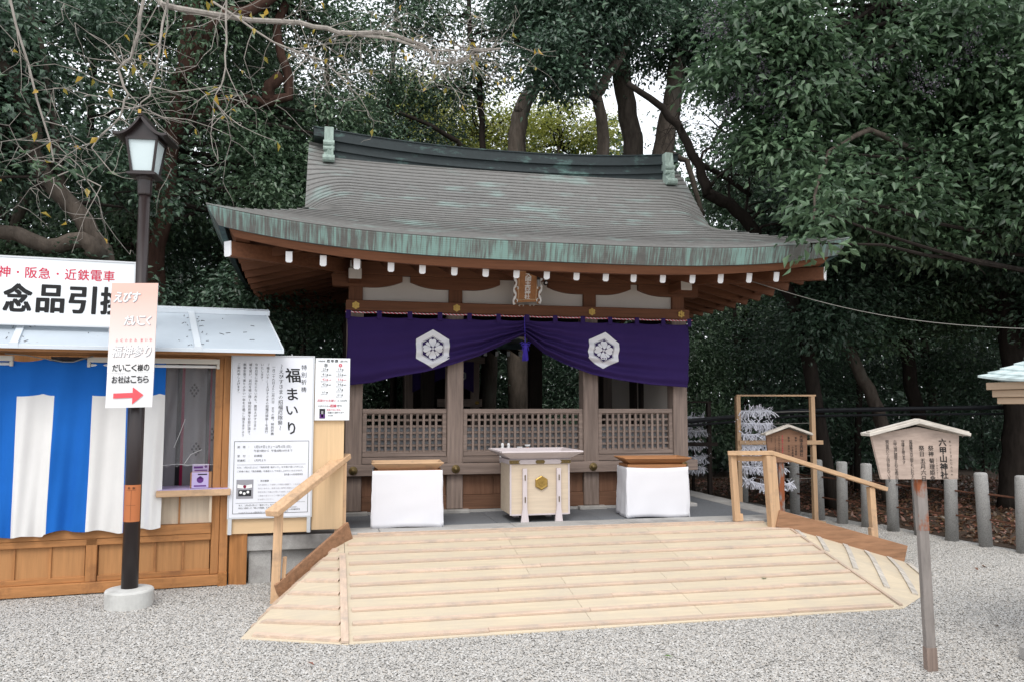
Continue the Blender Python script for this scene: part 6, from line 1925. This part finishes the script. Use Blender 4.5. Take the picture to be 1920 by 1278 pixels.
# the ranks behind
spec = [(-6.6, 13.2, 'dark'), (-4.9, 12.6, 'mid'), (-3.7, 13.9, 'dark'), (-.2, 14.4, 'mid'), (1.2, 15.6, 'dark'), (8.4, 15.0, 'mid'), (9.9, 14.6, 'dark'), (11.9, 13.6, 'mid'), (13.4, 12.2, 'dark'), (12.3, 10.6, 'mid'), (15.2, 13.6, 'dark'), (-2.1, 14.9, 'mid'), (-1.0, 16.2, 'dark')]
where = ['at the far left edge, behind the booth roof', 'left of the reddish trunk, above the booth sign', 'just left of the lantern, behind the leaning trunk', 'above the left end of the roof ridge', 'above the left half of the roof ridge, further back', 'dark green mass right of the sky gap, far back',
         'behind the dark upright trunk', 'above the signboard to the right', 'behind the big dark trunk', 'above the small shrine roof', 'deepest at the right edge', 'behind the reddish trunk, between it and the roof', 'far behind the left end of the roof ridge']
for k, ((x, y, lf), wh) in enumerate(zip(spec, where)):
    r = random.Random(100 + k)
    h = r.uniform(8.5, 10.5)
    plant('evergreen_tree', 'dense evergreen tree ' + wh, 'tree', (x, y, 0),
          [([(x, y, -.05), (x + r.gauss(0, .15), y, 2.5), (x + r.gauss(0, .3), y, 5), (x + r.gauss(0, .4), y, h)], r.uniform(.08, .15), .04)],
          blob((x, y - .2, h * .56), (1.5, .9, h * .42), 25, .62, 900, 200 + k), r.choice((B, BD)), L[lf], .082, 300 + k, TG)
for k, (x, y, z, lab) in enumerate(((3.5, 18.5, 8.0, 'yellow-green tree with backlight put in its leaf colour, left of the broken trunk'), (5.5, 18.8, 8.1, 'yellow-green tree with backlight put in its leaf colour, right of the broken trunk'), (1.9, 19.5, 8.8, 'pale yellow-green tree far behind the left half of the ridge'))):
    plant('yellow_green_tree', lab, 'tree', (x, y, 0), [([(x, y, 0), (x, y, z)], .09, .04)], blob((x, y, z), (1.4, .8, 1.3), 15, .6, 620, 400 + k), B, L['yellow'], .085, 410 + k, TG)
# understorey and shrubs
for k, (x, y, z, rad, n, lab) in enumerate((
        (-2.6, 9.6, 2.7, (.9, .5, .55), 3600, 'dark shrub behind the booth roof, left of the lamp post'),
        (-1.0, 10.2, 2.7, (.7, .5, .8), 3600, 'dark shrub between the booth roof and the left eave'),
        (-.4, 11.8, 3.9, (.8, .6, .8), 3800, 'glossy shrub under the left corner of the shrine roof'),
        (6.3, 13.2, 2.2, (1.3, .7, 1.1), 6200, 'pale leaved shrub right of the shrine, behind the paper strip rack'),
        (7.9, 12.8, 2.3, (1.2, .7, 1.2), 5600, 'dark shrub between the rack and the slanting trunk'),
        (9.9, 13.8, 1.9, (1.2, .7, 1.1), 4800, 'dark shrub behind the roofed signboard'),
        (11.6, 12.4, 1.8, (1.2, .8, 1.2), 4800, 'dark shrub behind the thick pipe at the right'),
        (2.4, 14.6, 2.2, (1.9, .5, 1.7), 15000, 'shrub seen through the open shrine hall'),
        (.3, 14.4, 2.2, (1.2, .5, 1.7), 9000, 'shrub seen through the left lattice bay of the hall'),
        (4.8, 15, 2.2, (1.6, .5, 1.7), 11000, 'shrub seen through the right lattice bay of the hall'))):
    plant('shrub', lab, 'shrub', (x, y, 0), [([(x, y, 0), (x + .05, y, z * .6), (x, y, z)], .03, .01)], [((x, y, z), rad, n)] + [((x + .3, y - .2, max(.7, z - .9)), (rad[0] * .8, rad[1], .5), n // 3)], BD, L['mid'] if k in (3, 2) else L['dark'], .07, 500 + k, 'shrubs under the trees', spread=.15, holes=False)
# slim trunks in the shade
for k, (x, y, h, rr, lab) in enumerate(((7.4, 13.6, 4.5, .05, 'slim dark stem left of the slanting trunk'), (9.6, 13.2, 4.5, .07, 'slim dark stem between the two trunks behind the signboard'), (-.9, 12.9, 4.5, .07, 'slim grey stem under the left eave of the shrine'), (-1.35, 12.4, 4.2, .05, 'thinner grey stem left of the one under the eave'),
                                        (2.55, 13.2, 5.5, .17, 'broad grey trunk seen through the middle of the shrine hall'), (1.0, 13.6, 5, .07, 'dark stem seen through the left part of the hall'), (11.2, 11.3, 4.5, .06, 'slim stem right of the signboard'))):
    plant('slim_tree', lab, 'tree', (x, y, 0), [([(x, y, -.05), (x + .08, y, h * .4), (x - .05, y, h)], rr, rr * .6)], [], BD if k not in (2, 3, 4) else B, L['dark'], .08, 600 + k, 'slim stems in the shade')
# the far wood, one dark mass
def far_mass():
    n = 110000
    x = rng.uniform(-17, 32, n); y = rng.uniform(19, 25, n); z = rng.random(n) ** .9 * 9.2
    n2 = 70000
    x = np.concatenate([x, rng.uniform(-13, 30, n2)]); y = np.concatenate([y, rng.uniform(16.5, 19, n2)]); z = np.concatenate([z, rng.random(n2) ** .9 * 4.6])
    p = np.stack([x, y, z], 1)
    r = random.Random(3)
    k = np.array([not open_sky(q, r) for q in p])
    return leaf_mesh('far_wood', p[k], rng.normal(size=(int(k.sum()), 3)) + (0, -.8, .5), .20, L['dark'], None, .55)
tag(obj('far_wood', far_mass(), None), 'dark far wood of evergreen leaves closing the view behind all the trees', 'wood', kind='stuff')
# dead leaves on the forest floor, and a few green weeds
n = 15000
x = rng.uniform(6.6, 14, n); y = rng.uniform(6.0, 16, n)
k = x > 7.42 - np.clip(y - 7, 0, 6) * .135 + np.abs(rng.normal(size=n)) * .12
x, y = np.concatenate([x[k], rng.uniform(-1.2, 6.5, 3500)]), np.concatenate([y[k], rng.uniform(13.4, 16, 3500)])
gx, gy = rng.uniform(-3, 7.0, 14), rng.uniform(4.6, 7.3, 14)
gk = (gx < -.6) | (gx > 5.7) | (gy < 5.2)
x, y = np.concatenate([x, gx[gk]]), np.concatenate([y, gy[gk]])
p = np.stack([x, y, .012 + .02 * rng.random(len(x))], 1)
tag(obj('leaf_litter', leaf_mesh('leaf_litter', p, rng.normal(size=p.shape) * .45 + (0, 0, 1), .07, L['litter'], None, .6, .12), None), 'brown dead leaves lying thick on the ground under the trees', 'leaf litter', kind='stuff')
print('leaves', NLEAF, 'tris', sum(len(o.data.polygons) for o in bpy.data.objects if o.type == 'MESH'))
